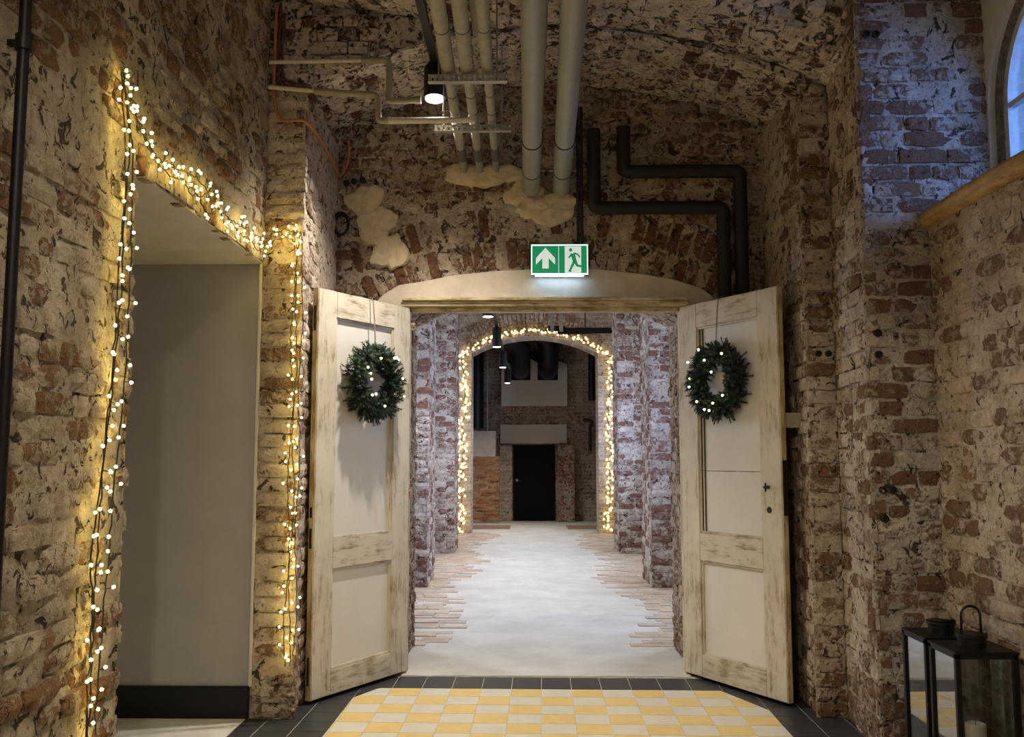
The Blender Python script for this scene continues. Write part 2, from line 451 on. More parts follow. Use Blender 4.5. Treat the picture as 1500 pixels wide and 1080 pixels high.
class Wall:
    def __init__(s, name, key, label, limit=300):
        s.name, s.mat, s.label, s.limit = name, M[key+'_joint'], label, limit
        brick_mat = mat = M[key]
        s.mb = MB(); s.bricks = []
        s.long = make_brick_meshes(brick_mat or mat, name+'l', 0.262, 0.078)
        s.short = make_brick_meshes(brick_mat or mat, name+'s', 0.126, 0.078)
        s.r = random.Random(sum(ord(c)*(i+3) for i, c in enumerate(name)))
    def core(s, a, b):
        s.mb.box(a, b); return s
    def rough(s, o, u, v, n, W, H, res=0.03, amp=0.009, base=-0.006, hole=None, f=6.5, lf=0.0):
        """mortar bed with real relief"""
        o, u, v, n = Vector(o), Vector(u).normalized(), Vector(v).normalized(), Vector(n).normalized()
        nu = max(1, int(W/res)); nv = max(1, int(H/res)); k = len(s.mb.v)
        for i in range(nu+1):
            for j in range(nv+1):
                p = o + u*(W*i/nu) + v*(H*j/nv)
                s.mb.v.append(p + n*(base - 0.009 + amp*fbm(p, f) + (lf*noise.noise(p*1.7 + Vector((3.1, 0, 0))) if lf else 0)))
        for i in range(nu):
            for j in range(nv):
                if hole and hole(W*(i+0.5)/nu, H*(j+0.5)/nv): continue
                a = k + i*(nv+1) + j
                s.mb.f.append((a, a+nv+1, a+nv+2, a+1))
        return s
    def put(s, c, u, v, n, length, height=None, kind=None):
        short = length < 0.19
        L0 = 0.126 if short else 0.262
        me = s.r.choice(s.short if short else s.long)
        mat = Matrix((( u.x, v.x, n.x), (u.y, v.y, n.y), (u.z, v.z, n.z))).to_4x4()
        mat = mat @ Matrix.Rotation(s.r.uniform(-0.012, 0.012), 4, 'Z') @ Matrix.Rotation(s.r.uniform(-0.03, 0.03), 4, 'Y') @ Matrix.Rotation(s.r.uniform(-0.03, 0.03), 4, 'X')
        sx = length/L0; sy = 1.0 if height is None else height/0.078
        mat = Matrix.Translation(c) @ mat @ Matrix.Diagonal((sx, sy, 1, 1))
        s.bricks.append((me, mat))
    def face(s, o, u, v, n, W, H, skip=None, course=0.092, proud=0.002, over=(0, 0), lost=0.05, jit=0.006, phase=0.0):
        """courses of headers and stretchers"""
        o, u, v, n = Vector(o), Vector(u).normalized(), Vector(v).normalized(), Vector(n).normalized()
        rows = int(H/course)
        for j in range(rows):
            z = (j+0.5)*course
            x = -s.r.uniform(0, 0.2) if W > 0.5 else 0.0
            stretch = (j % 2 == 0)
            while x < W - 0.02:
                L = 0.274 if (stretch if s.r.random() > 0.2 else not stretch) else 0.138
                if W <= 0.34: L = W
                x0 = max(x, -over[0]*s.r.random()); x1 = min(x+L, W+over[1]*s.r.random())
                if W - x1 < 0.05: x1 = W + over[1]*s.r.random()
                if x1-x0 > 0.05:
                    cx = (x0+x1)/2
                    if not (skip and skip(cx, z)) and s.r.random() > lost:
                        c = o + u*cx + v*(z + s.r.uniform(-0.003, 0.003)) + n*(proud + s.r.uniform(-jit, jit))
                        s.put(c, u, v, n, x1-x0-0.012)
                x += L
        return s
    def finish(s):
        o = s.mb.build(s.name, s.mat, smooth=False)
        me = o.data
        tag(o, s.label, None, None, 'structure')
        def key(b):
            p = b[1].translation
            d = (p-CAM).length
            w = world_to_camera_view(sc, cam_o, p)
            inside = -0.03 < w.x < 1.03 and -0.03 < w.y < 1.03 and w.z > 0
            return d if inside else d + 1000
        s.bricks.sort(key=key)
        for me_, mx in s.bricks[:s.limit]:
            b = bpy.data.objects.new('brick', me_)
            COL.objects.link(b); b.parent = o; b.matrix_world = mx
        rest = s.bricks[s.limit:]
        if rest:
            mb = MB()
            for me_, mx in rest:
                k = len(mb.v)
                mb.v.extend(mx @ v.co for v in me_.vertices)
                mb.f.extend(tuple(k+i for i in p.vertices) for p in me_.polygons)
            q = mb.build('brickwork', me_.materials[0], o)
            q['kind'] = 'stuff'
        return o

bpy.context.view_layer.update()
X, Y, Z = Vector((1, 0, 0)), Vector((0, 1, 0)), Vector((0, 0, 1))

# ---- left wall with the plastered passage opening
YJ = 3.87; YP = 5.80; ZS = 2.84; XL = -1.81
w = Wall('wall_left', 'left', 'rough lime washed brick wall around the white passage opening')
w.core((-2.3, -3.0, 0), (XL-0.04, YJ-0.06, 4.9)).core((-2.3, YJ-0.06, ZS+0.05), (XL-0.04, YP+0.05, 4.9))
ho = lambda a, b: (a > YJ-1.9 and b < ZS)
w.rough((XL, 1.9, 0), Y, Z, X, YP-1.9, 4.8, 0.03, 0.014, -0.002, lambda a, b: a > YJ-1.9-0.02 and b < ZS, 5.0, 0.012)
w.rough((XL, -3.0, 0), Y, Z, X, 4.92, 4.8, 0.12, 0.010, -0.004)
w.rough((XL-0.30, YJ, 0), X, Z, Y, 0.30, ZS, 0.05, 0.006, -0.02)
w.face((XL, 2.3, 0), Y, Z, X, YJ-2.3, ZS, None, over=(0, 0.035), proud=0.001, jit=0.009, lost=0.12)
w.face((XL, 2.3, ZS+0.13), Y, Z, X, YP-2.3, 1.80, None, over=(0, 0.01), proud=0.0, jit=0.009, lost=0.14)
for i in range(19):                                       # row of upright bricks over the opening
    c = Vector((XL + rng.uniform(-0.006, 0.008), YJ + 0.05 + i*0.101, ZS + 0.075 + rng.uniform(-0.01, 0.01)))
    w.put(c, Z, -Y, X, 0.14, 0.085)
w.finish()

# passage behind the opening (white plaster), its wall face stands at the pier
mb = MB().box((-4.6, YP+0.02, 0), (-1.835, YP+0.25, ZS+0.05))
tag(mb.build('wall_passage', M['passage_grey']), 'smooth pale grey passage wall beside the brick pier', kind='structure')
tag(MB().box((-4.6, YJ-0.02, ZS), (XL-0.02, YP+0.06, ZS+0.06)).build('ceiling_passage', M['plaster']), 'white plastered soffit of the passage opening', kind='structure')
tag(MB().box((-4.7, YJ-1.2, 0), (-4.55, YP+0.2, ZS+0.06)).build('wall_passage_end', M['passage_grey']), 'white plastered end of the passage', kind='structure')
tag(MB().box((-4.6, YJ-0.1, 0), (XL-0.32, YJ-0.0, ZS+0.06)).build('wall_passage_near', M['passage_grey']), 'white plastered near side of the passage', kind='structure')
b = MB().box((-4.55, YP-0.012, 0.0), (-1.845, YP+0.03, 0.195)).build('baseboard_passage', M['skirting'], bevel=0.006)
tag(b, 'tall black skirting board along the white passage wall', kind='structure')
tag(MB().box((-1.850, YP-0.004, 0.195), (-1.832, YP+0.10, ZS)).build('trim_1', M['plaster'], bevel=0.003), 'white plaster corner bead at the brick pier', kind='structure')

# ---- left pier and left reveal of the arched recess
w = Wall('wall_pier_left', 'pier', 'brick pier between the white passage and the open door')
w.core((-1.83+0.02, YP+0.035, 0), (-1.62, 7.3, 4.05)).core((-2.3, YP+0.3, 0), (-1.70, 7.3, 4.9))
w.rough((-1.84, YP, 0), X, Z, -Y, 0.265, 4.02, 0.025, 0.012, -0.004)
u = Vector((-0.08, 1.25, 0)).normalized(); n = Vector((u.y, -u.x, 0))
w.rough((-1.578, YP, 0), u, Z, n, 1.26, 4.18, 0.03, 0.012, -0.004)
w.face((-1.83, YP, 0), X, Z, -Y, 0.25, 4.0, proud=0.003, over=(0.0, 0.02), lost=0.06, jit=0.010)
w.face((-1.578, YP, 0), u, Z, n, 1.25, 4.15, proud=0.002, lost=0.06, jit=0.009)
w.finish()

# ---- right stepped reveals
def stepped(wl, p0, p1, H, **k):
    p0 = Vector((*p0, 0)); p1 = Vector((*p1, 0)); u_ = (p1-p0); W = u_.length; u_.normalize()
    n_ = k.pop('n')
    wl.rough(p0, u_, Z, n_, W, H, k.pop('res', 0.028), 0.013, -0.004)
    wl.face(p0, u_, Z, n_, W, H, **k)
w = Wall('wall_reveal_right', 'pier', 'stepped brick reveal right of the open door leaf', 300)
u = Vector((0.08, 1.15, 0)).normalized()
stepped(w, (1.66, 5.90), (1.74, 7.05), 4.15, n=Vector((-u.y, u.x, 0)), proud=0.002, jit=0.009)
stepped(w, (1.655, 5.90), (1.845, 5.90), 4.30, n=-Y, over=(0.02, 0.0), proud=0.003, jit=0.009)
u = Vector((0.065, 0.75, 0)).normalized()
stepped(w, (1.77, 5.15), (1.835, 5.90), 4.6, n=Vector((-u.y, u.x, 0)), proud=0.002, jit=0.011)
w.core((1.70, 5.94, 0), (2.6, 7.3, 4.6)).core((1.80, 7.0, 0), (2.6, 7.3, 4.9)).core((1.875, 5.22, 0), (2.75, 5.97, 4.9))
w.finish()
w = Wall('wall_niche_right', 'niche', 'brick wall face beside the arched window catching blue daylight', 300)
w.rough((1.765, 5.15, 0), X, Z, -Y, 0.80, 4.8, 0.028, 0.011, -0.004)
w.face((1.77, 5.15, 0), X, Z, -Y, 0.76, 4.78, proud=0.003, over=(0.015, 0), lost=0.04, course=0.096)
w.core((1.80, 5.185, 0), (2.7, 5.25, 4.85))
w.finish()

# ---- right wall, ledge and window niche
XR = 2.13; ZL = 2.90
w = Wall('wall_right', 'right', 'lime washed brick wall below the timber ledge')
w.rough((XR, 2.4, 0), Y, Z, -X, 2.78, ZL, 0.03, 0.010, -0.004)
w.rough((XR, -3.0, 0), Y, Z, -X, 5.42, ZL, 0.12, 0.008, -0.004)
w.face((XR, 2.9, 0), Y, Z, -X, 2.24, ZL-0.03, proud=0.001, lost=0.08, jit=0.007)
w.core((XR+0.03, -3.0, 0), (2.75, 5.2, ZL-0.03))
w.finish()
b = MB()
pth = [(XR+0.005+0.004*math.sin(i*1.7), 5.14-i*0.3, ZL+0.035+0.006*math.sin(i*1.1)) for i in range(28)]
b.tube(pth, 0.055, 12)
o = b.build('trim_ledge', M['beam'], smooth='angle')
tag(o, 'rounded yellow pine beam capping the right wall below the window', kind='structure')
tag(MB().box((XR, -3.0, ZL-0.01), (2.56, 5.16, ZL+0.045)).build('trim_sill', M['lintel']), 'rough plaster sill behind the pine beam', kind='structure')

# window wall with an arched opening
WC, WR, WS = 4.51, 0.63, 3.56         # centre along Y, half width, springing height
def arch_pts(r_, n=20):
    return [(WC + r_*math.cos(math.pi*i/n), WS + r_*math.sin(math.pi*i/n)) for i in range(n+1)]
mb = MB(); ap = arch_pts(WR)
for xx in (2.50, 2.74):
    k = len(mb.v)
    for (yy, zz) in ap:
        mb.v.append(Vector((xx, yy, zz)))
        mb.v.append(Vector((xx, yy, 4.85)))
    for i in range(len(ap)-1):
        mb.f.append((k+2*i, k+2*i+1, k+2*i+3, k+2*i+2))
k = len(mb.v)
op = ap
for (yy, zz) in op:
    mb.v.append(Vector((2.50, yy, zz))); mb.v.append(Vector((2.74, yy+(0.0), zz)))
for i in range(len(op)-1):
    mb.f.append((k+2*i, k+2*i+2, k+2*i+3, k+2*i+1))
mb.box((2.50, WC+WR, ZL-0.02), (2.74, 5.2, 4.85)).box((2.50, -3.0, ZL-0.02), (2.74, WC-WR, 4.85))
tag(mb.build('wall_window', M['plaster']), 'plastered wall with the arched window', kind='structure')
# window
def arch_ring(mbb, r0, r1, x0, x1, zb, n=20):
    prev = None
    pts0 = [(WC+r0, zb)] + arch_pts(r0, n) + [(WC-r0, zb)]
    pts1 = [(WC+r1, zb)] + arch_pts(r1, n) + [(WC-r1, zb)]
    k = len(mbb.v)
    for (a, b_) in zip(pts0, pts1):
        for (xx, q) in ((x0, a), (x0, b_), (x1, b_), (x1, a)):
            mbb.v.append(Vector((xx, q[0], q[1])))
    for i in range(len(pts0)-1):
        for j in range(4):
            j2 = (j+1) % 4
            mbb.f.append((k+4*i+j, k+4*i+j2, k+4*(i+1)+j2, k+4*(i+1)+j))
    return mbb
win = arch_ring(MB(), 0.575, 0.63, 2.54, 2.60, ZL).build('window_1', M['win_worn'])
tag(win, 'arched window with white glazing bars above the ledge', kind='structure')
arch_ring(MB(), 0.53, 0.575, 2.56, 2.62, ZL+0.04).build('sash', M['win_white'], win)
for zz in (3.56, 3.22):
    MB().box((2.565, WC-0.55, zz-0.016), (2.61, WC+0.55, zz+0.016)).build('glazing_bar', M['win_white'], win, bevel=0.004)
for yy in (WC-0.27, WC, WC+0.27):
    MB().box((2.567, yy-0.016, ZL+0.05), (2.608, yy+0.016, WS+math.sqrt(0.54**2-(yy-WC)**2))).build('glazing_bar', M['win_white'], win, bevel=0.004)
mb = MB(); ring = [(WC+0.55, ZL)] + arch_pts(0.55) + [(WC-0.55, ZL)]
mb.prism(ring, lambda a, b_: (2.585, a, b_), lambda a, b_: (2.589, a, b_))
mb.build('pane', M['pane'], win)

# ---- door wall (end of the room) with the big doorway
w = Wall('wall_door', 'door', 'brick end wall with relieving arch above the double door', 300)
YD = 7.05; CZ = -0.05
def radz(x_, z_): return math.hypot(x_, z_-CZ)
w.core((-1.9, YD+0.04, 0), (-1.13, 8.0, 4.9)).core((1.13, YD+0.04, 0), (1.9, 8.0, 4.9)).core((-1.9, YD+0.04, 3.06), (1.9, 8.0, 4.9))
hole = lambda a, b_: (abs(a-1.75) < 1.10 and b_ < 2.80)
w.rough((-1.75, YD, 0), X, Z, -Y, 3.60, 4.65, 0.03, 0.013, -0.005, hole, 6.0)
def skipf(a, b_):
    x_ = a-1.70
    if abs(x_) < 1.12 and b_ < 2.86: return True
    return abs(x_) < 1.55 and radz(x_, b_) < 3.64 and b_ > 2.78 and abs(math.atan2(x_, b_-CZ)) < 0.45
w.face((-1.70, YD, 0), X, Z, -Y, 3.48, 4.6, skipf, proud=0.001, lost=0.07, jit=0.010)
for r0, Lr, step in ((3.245, 0.235, 0.088), (3.50, 0.235, 0.094)):
    a = -0.43
    while a < 0.43:
        if w.r.random() > 0.06:
            c = Vector((r0*math.sin(a), YD - 0.002 + w.r.uniform(-0.008, 0.008), CZ + r0*math.cos(a)))
            ur = Vector((math.sin(a), 0, math.cos(a)))
            w.put(c, ur, Vector((-ur.z, 0, ur.x)), -Y, Lr*w.r.uniform(0.9, 1.02), 0.076)
        a += step/r0
# jambs and segmental soffit of the doorway behind the frame
for sx in (-1, 1):
    w.rough((sx*1.10, YD+0.05, 0), Y, Z, Vector((-sx, 0, 0)), 0.97, 2.78, 0.03, 0.011, -0.004)
    w.face((sx*1.10, YD+0.12, 0), Y, Z, Vector((-sx, 0, 0)), 0.88, 2.76, proud=0.002, over=(0, 0.025), jit=0.009)
Rs = (1.12**2 + 0.27**2)/(2*0.27); zc = 2.72 + 0.27 - Rs; am = math.asin(1.12/Rs)
rows = []
for i in range(37):
    a = -am + 2*am*i/36
    row = []
    for j in range(27):
        p = Vector((Rs*math.sin(a), YD + 0.02 + 0.98*j/26, zc + Rs*math.cos(a)))
        row.append(p + Vector((math.sin(a), 0, math.cos(a)))*(0.008 - 0.010*fbm(p, 7)))
    rows.append(row)
w.mb.quad_grid(rows)
na = int(2*am*Rs/0.092)
for i in range(na):
    a = -am + (i+0.5)*2*am/na
    nn = Vector((-math.sin(a), 0, -math.cos(a))); ut = Vector((math.cos(a), 0, -math.sin(a)))
    yy = YD + 0.10 - (0.13 if i % 2 else 0)
    while yy < 7.95:
        y0 = max(yy, YD+0.08); y1 = min(yy+0.27, 8.02)
        if y1-y0 > 0.06:
            w.put(Vector((Rs*math.sin(a), (y0+y1)/2, zc+Rs*math.cos(a))) + nn*w.r.uniform(-0.004, 0.010), Y, ut, nn, y1-y0-0.012, 0.078)
        yy += 0.275
wall_door = w.finish()
# white plaster lintel and patches on the door wall
mb = MB()
top = [(-1.30, 2.80), (-1.24, 2.86), (-1.12, 2.93), (-0.95, 2.955), (-0.7, 3.005), (-0.4, 3.035), (0, 3.055), (0.4, 3.05), (0.75, 3.01), (1.0, 2.965), (1.2, 2.90), (1.30, 2.83)]
poly = [(-1.30, 2.76)] + top + [(1.30, 2.76)]
mb.prism(poly, lambda a, b_: (a, YD+0.03, b_), lambda a, b_: (a, YD-0.024, b_))
mb.build('plaster_lintel', M['lintel'], wall_door, bevel=0.008)
def blob(name, cx, cz, rx, rz, mat, y=YD, depth=0.03, seed=0, n=48):
    r_ = random.Random(seed); ph = [r_.uniform(0, 6.28) for _ in range(4)]
    mb = MB(); rows = []
    for k, (f, d) in enumerate(((1.0, -0.02), (0.985, depth*0.35), (0.93, depth*0.6), (0.8, depth*0.7), (0.65, depth*0.75), (0.5, depth*0.75), (0.35, depth*0.75), (0.2, depth*0.75), (0.01, depth*0.75))):
        row = []
        for i in range(n+1):
            a = 2*math.pi*(i % n)/n
            q = 1 + 0.13*math.sin(2*a+ph[0]) + 0.10*math.sin(3*a+ph[1]) + 0.07*math.sin(5*a+ph[2])
            p = Vector((cx + rx*f*q*math.cos(a), y, cz + rz*f*q*math.sin(a)))
            p.y = y - d - (0.010*fbm(p, 17) if k > 1 else 0)
            if k < 4: p += Vector((0.022*noise.noise(p*19), 0, 0.022*noise.noise(p*19+Vector((7, 0, 0)))))
            row.append(p)
        rows.append(row)
    mb.quad_grid(rows)
    return mb.build(name, mat, wall_door, smooth='angle')
blob('plaster_patch', -1.40, 3.60, 0.14, 0.13, M['foam'], depth=0.05, seed=1)
blob('plaster_patch', -1.31, 3.40, 0.15, 0.15, M['foam'], depth=0.055, seed=2)
blob('plaster_patch', -1.20, 3.19, 0.13, 0.16, M['foam'], depth=0.05, seed=3)
blob('plaster_patch', -0.47, 3.80, 0.30, 0.10, M['foam'], depth=0.06, seed=4)
blob('plaster_patch', -0.14, 3.62, 0.17, 0.14, M['foam'], depth=0.04, seed=5)
blob('plaster_patch', 0.03, 3.53, 0.27, 0.11, M['foam'], depth=0.06, seed=6)
blob('plaster_patch', -0.20, 3.55, 0.10, 0.08, M['pipe_wrap'], depth=0.03, seed=7)

# ---- vaults
def vault_arc(half, spring, rise):
    Rv = (half**2 + rise**2)/(2*rise); zc_ = spring + rise - Rv; am_ = math.asin(half/Rv)
    return Rv, zc_, am_
w = Wall('ceiling_arch', 'vault', 'segmental brick arch band over the double door', 300)
def band(a, y):                        # a in -1..1 across, returns point and inward normal
    t = (y-5.85)/1.2
    half = 1.66 + 0.06*t; Rv, zc_, am_ = vault_arc(half, 4.01 + 0.14*t, 0.40 - 0.03*t)
    an = a*am_
    return Vector((Rv*math.sin(an) + 0.03, y, zc_ + Rv*math.cos(an))), Vector((-math.sin(an), 0, -math.cos(an)))
rows = []
for i in range(111):
    row = []
    for j in range(43):
        p, nn = band(-1 + 2*i/110, 5.84 + 1.28*j/42)
        row.append(p + nn*(-0.011 + 0.014*fbm(p, 6)))
    rows.append(row)
w.mb.quad_grid(rows)
w.mb.box((-1.9, 5.9, 4.62), (1.9, 7.2, 4.9))
def vault_bricks(wl, fn, arc, y0, y1, pitch=0.102, lost=0.07):
    nb = int(arc/pitch)
    for i in range(nb):
        a = -1 + (i+0.5)*2/nb
        yy = y0 - wl.r.uniform(0, 0.25)
        while yy < y1:
            L = 0.275 if wl.r.random() > 0.25 else 0.14
            ya, yb = max(yy, y0), min(yy+L, y1)
            if yb-ya > 0.06 and wl.r.random() > lost:
                p, nn = fn(a, (ya+yb)/2); q, _ = fn(a+0.01, (ya+yb)/2)
                ut = (q-p).normalized()
                wl.put(p + nn*(0.006+wl.r.uniform(-0.010, 0.008)), Y, ut, nn, yb-ya-0.012, pitch-0.014)
            yy += L
vault_bricks(w, band, 3.5, 5.86, 7.02)
w.finish()
w = Wall('ceiling', 'vault', 'brick vault with remains of lime plaster above the pipes', 300)
def near(a, y):
    xx = 0.02 + 1.84*a
    def zf(x_):
        if x_ > -0.3:
            Rv, zc_, am_ = vault_arc(1.86, 3.99, 0.44)
            return zc_ + math.sqrt(max(0.01, Rv*Rv - (x_-0.02)**2))
        return zf(-0.29) + (-0.3-x_)*0.14
    t_ = max(0.0, min(1.0, (5.65-y)/0.75)); lun = t_*t_*(3-2*t_)
    zg = lambda x_: zf(x_) + lun*0.75*max(0.0, x_-0.85)**1.3
    dz = (zg(xx+0.01)-zg(xx-0.01))/0.02
    return Vector((xx, y, zg(xx))), Vector((dz, 0, -1)).normalized()
for (ya, yb, ni, nj) in ((4.0, 5.88, 110, 60), (-3.0, 4.02, 40, 50)):
    rows = []
    for i in range(ni+1):
        row = []
        for j in range(nj+1):
            p, nn = near(-1 + 2*i/ni, ya + (yb-ya)*j/nj)
            row.append(p + nn*(-0.011 + 0.014*fbm(p, 6)))
        rows.append(row)
    w.mb.quad_grid(rows)
w.mb.box((-2.3, -3.0, 4.85), (2.75, 5.9, 4.95))
w.mb.box((1.80, -3.0, 4.70), (2.75, 5.2, 4.85))
# spandrel over the front of the arch band
rows = []
for i in range(61):
    a = -1 + 2*i/60
    p, _ = band(a, 5.86); q, _ = near(max(-1, min(1, (p.x-0.02)/1.84)), 5.86)
    rows.append([p + Vector((0, -0.008 + 0.006*fbm(p + Z*k, 6), 0)) + (q-p)*(k/4)*1.02 for k in range(5)])
w.mb.quad_grid(rows)
w.mb.box((-1.86, 5.81, 4.0), (-1.55, 5.95, 4.9))
vault_bricks(w, near, 3.9, 4.1, 5.83, 0.11)
w.face((-1.85, 5.80, 4.05), X, Z, -Y, 0.75, 0.55, lambda a, b_: (4.05+b_) < band(max(-1, (-1.88+a)/1.66), 5.86)[0].z + 0.04, proud=0.0)
w.finish()
tag(MB().box((-2.3, -3.2, 0), (2.75, -3.0, 4.9)).build('wall_rear', M['right']), 'lime washed end wall behind the viewer', kind='structure')

# old sockets and conduit ends in the brick faces
def socket(parent, p, n_, r=0.017):
    q = MB().lathe([(r, -0.02), (r, 0.014), (r*0.72, 0.016), (r*0.70, 0.004), (0.001, 0.002)], 12).build('socket_hole', M['insul'], parent, smooth='angle')
    q.matrix_world = Matrix.Translation(p) @ Vector(n_).to_track_quat('Z', 'Y').to_matrix().to_4x4()
by = {o.name: o for o in COL.objects}
for p in ((1.733, 5.90, 2.26), (1.795, 5.90, 2.26)): socket(by['wall_reveal_right'], p, -Y, 0.02)
for p in ((1.83, 5.15, 2.29), (1.83, 5.15, 2.17), (1.825, 5.15, 1.42), (1.88, 5.15, 1.42), (1.83, 5.15, 1.265), (1.83, 5.15, 4.03), (1.885, 5.15, 4.03)): socket(by['wall_niche_right'], p, -Y, 0.021)
for p in ((-1.552, YD, 3.745), (-1.493, YD, 3.757), (-1.423, YD, 3.768)): socket(by['wall_door'], p, -Y, 0.024)

# ------------------------------------------------------------------ floors
fl = tag(MB().box((-4.6, -3.0, -0.1), (2.7, 7.02, -0.0025)).build('floor', M['grout']), 'tiled floor with yellow and cream checks in a charcoal border', kind='structure')
PT = 0.208; TH = -0.0133
TX = Vector((math.cos(TH), math.sin(TH), 0)); TY = Vector((-math.sin(TH), math.cos(TH), 0))
TO = Vector((-0.037, 6.57, 0))
def tp(a, b_, z=0.0): 
    p = TO + TX*a + TY*b_; return Vector((p.x, p.y, z))
def clip(poly, nx, ny, c):            # keep nx*x + ny*y <= c
    out = []
    for i in range(len(poly)):
        p, q = poly[i], poly[(i+1) % len(poly)]
        dp, dq = nx*p[0]+ny*p[1]-c, nx*q[0]+ny*q[1]-c
        if dp <= 0: out.append(p)
        if dp*dq < 0:
            t = dp/(dp-dq); out.append((p[0]+(q[0]-p[0])*t, p[1]+(q[1]-p[1])*t))
    return out
def tile(poly, mat, z=0.0):
    if len(poly) < 3: return
    ar = abs(sum(poly[i][0]*poly[(i+1) % len(poly)][1]-poly[(i+1) % len(poly)][0]*poly[i][1] for i in range(len(poly))))/2
    if ar < 0.0008: return
    cx = sum(p[0] for p in poly)/len(poly); cy = sum(p[1] for p in poly)/len(poly)
    mb = MB()
    mb.prism([(cx+(a-cx)*0.975, cy+(b_-cy)*0.975) for a, b_ in poly], lambda a, b_: tp(a, b_, -0.02), lambda a, b_: tp(a, b_, z))
    mb.build('tile', mat, fl)
AL, AR = -1.258, 1.445                 # field edges in tile space
fieldcut = [(-1, 0, -AL), (1, 0, AR)]
# corner cuts of the field: left (-1.13,-.04)-(-1.26,-.24), right (1.245,-.05)-(1.43,-.52)
def cutl(poly): return clip(poly, -0.20, 0.13, 0.20*1.135 - 0.13*0.02)
def cutr(poly): return clip(poly, 0.47, 0.20, 0.47*1.245 - 0.20*0.03)
for r_ in range(12):
    for c_ in range(-7, 8):
        x0, x1, y1 = c_*PT, (c_+1)*PT, -r_*PT
        poly = [(x0, y1-PT), (x1, y1-PT), (x1, y1), (x0, y1)]
        for f_ in fieldcut: poly = clip(poly, *f_)
        poly = cutl(poly); poly = cutr(poly)
        tile(poly, M['tile_w'] if (r_+c_) % 2 == 0 else M['tile_y'])
for c_ in range(-9, 9):                # dark row along the threshold
    tile([(c_*PT, 0.004), ((c_+1)*PT, 0.004), ((c_+1)*PT, 0.345), (c_*PT, 0.345)], M['tile_d'])
for r_ in range(12):                   # dark side borders
    for k in range(3):
        y1 = -r_*PT*1.0 + 0.0
        x1 = AL - k*PT - (0.0)
        poly = [(x1-PT, y1-PT), (x1, y1-PT), (x1, y1), (x1-PT, y1)]
        tile(poly, M['tile_d'])
        x0 = AR + k*PT
        tile([(x0, y1-PT), (x0+PT, y1-PT), (x0+PT, y1), (x0, y1)], M['tile_d'])
# dark corner fillers
fc = [(AL, -0.26), (-1.125, -0.0), (AL, -0.0)]
tile(fc, M['tile_d']); tile([(1.235, 0), (AR, -0.475), (AR, 0)], M['tile_d'])
st = MB().box((-4.58, YJ, -0.02), (-1.86, YP, 0.004)).build('floor_passage', M['stone'])
tag(st, 'pale stone floor of the white passage', kind='structure')

# corridor floor: pale screed with ragged edge between rows of tan pavers
r_ = random.Random(5)
base = MB().box((-2.4, 7.0, -0.1), (2.4, 24.0, -0.006))
cf = base.build('floor_corridor', M['concrete'])
tag(cf, 'pale concrete corridor floor with ragged paver edges', kind='structure')
mb = MB()
for sx in (-1, 1):
    yy = 8.05
    while yy < 20.0:
        d = 0.135
        e = 0.98 + 0.14*math.sin(yy*1.3+sx) + r_.uniform(-0.16, 0.16)
        x_ = e
        while x_ < 2.3:
            L = 0.27
            if r_.random() > 0.06:
                mb.box((min(sx*x_, sx*(x_+L-0.01)), yy, -0.02), (max(sx*x_, sx*(x_+L-0.01)), yy+d-0.01, r_.uniform(-0.003, 0.004)))
            x_ += L
        yy += d
pv = mb.build('pavers', M['paver_a'], cf); pv['kind'] = 'stuff'
mb = MB().box((-2.2, 20.9, -0.02), (-0.55, 22.0, 0.002)); mb.build('brown_strip', M['mat_brown'], cf)
mb = MB().box((0.75, 20.9, -0.02), (2.2, 22.0, 0.002)); mb.build('brown_strip', M['mat_brown'], cf)
th = MB()
pp = []
for i in range(41):
    pp.append((-1.06 + 2.12*i/40, 6.93 + 0.03*noise.noise(Vector((i*0.4, 0, 0)))))
poly = pp + [(1.06, 7.12), (-1.06, 7.12)]
th.prism(poly, lambda a, b_: (a, b_, -0.05), lambda a, b_: (a, b_, 0.007))
tag(th.build('trim_threshold', M['concrete']), 'rough concrete threshold edge under the double door', kind='structure')

# ------------------------------------------------------------------ corridor shell
def pilaster(name, x_in, y0, y1, sx, H, label, mat='corr', limit=300):
    wl = Wall(name, mat, label, limit)
    xo = sx*2.2
    wl.core((min(sx*(x_in+0.03), xo), y0+0.03, 0), (max(sx*(x_in+0.03), xo), y1, H))
    wl.rough((min(sx*x_in, xo), y0, 0), X, Z, -Y, abs(xo)-x_in, H, 0.06, 0.012, -0.004)
    wl.rough((sx*x_in, y0, 0), Y, Z, Vector((-sx, 0, 0)), y1-y0, H, 0.06, 0.012, -0.004)
    wf = min(abs(xo)-x_in, 0.42)
    wl.face((sx*x_in if sx > 0 else -(x_in+wf), y0, 0), X, Z, -Y, wf, H, over=(0.02 if sx > 0 else 0, 0.02 if sx < 0 else 0), proud=0.003)
    wl.face((sx*x_in, y0, 0), Y, Z, Vector((-sx, 0, 0)), y1-y0, H, proud=0.003)
    return wl.finish()
pilaster('wall_pilaster_left', 1.385, 11.55, 12.5, -1, 4.3, 'first brick pilaster on the left of the corridor')
pilaster('wall_pilaster_right', 1.385, 11.55, 12.5, 1, 4.3, 'first brick pilaster on the right of the corridor')
pilaster('wall_pilaster_far_left', 1.375, 15.6, 16.5, -1, 4.6, 'second brick pilaster on the left of the corridor')
pilaster('wall_pilaster_far_right', 1.375, 15.6, 16.5, 1, 4.6, 'second brick pilaster on the right of the corridor')
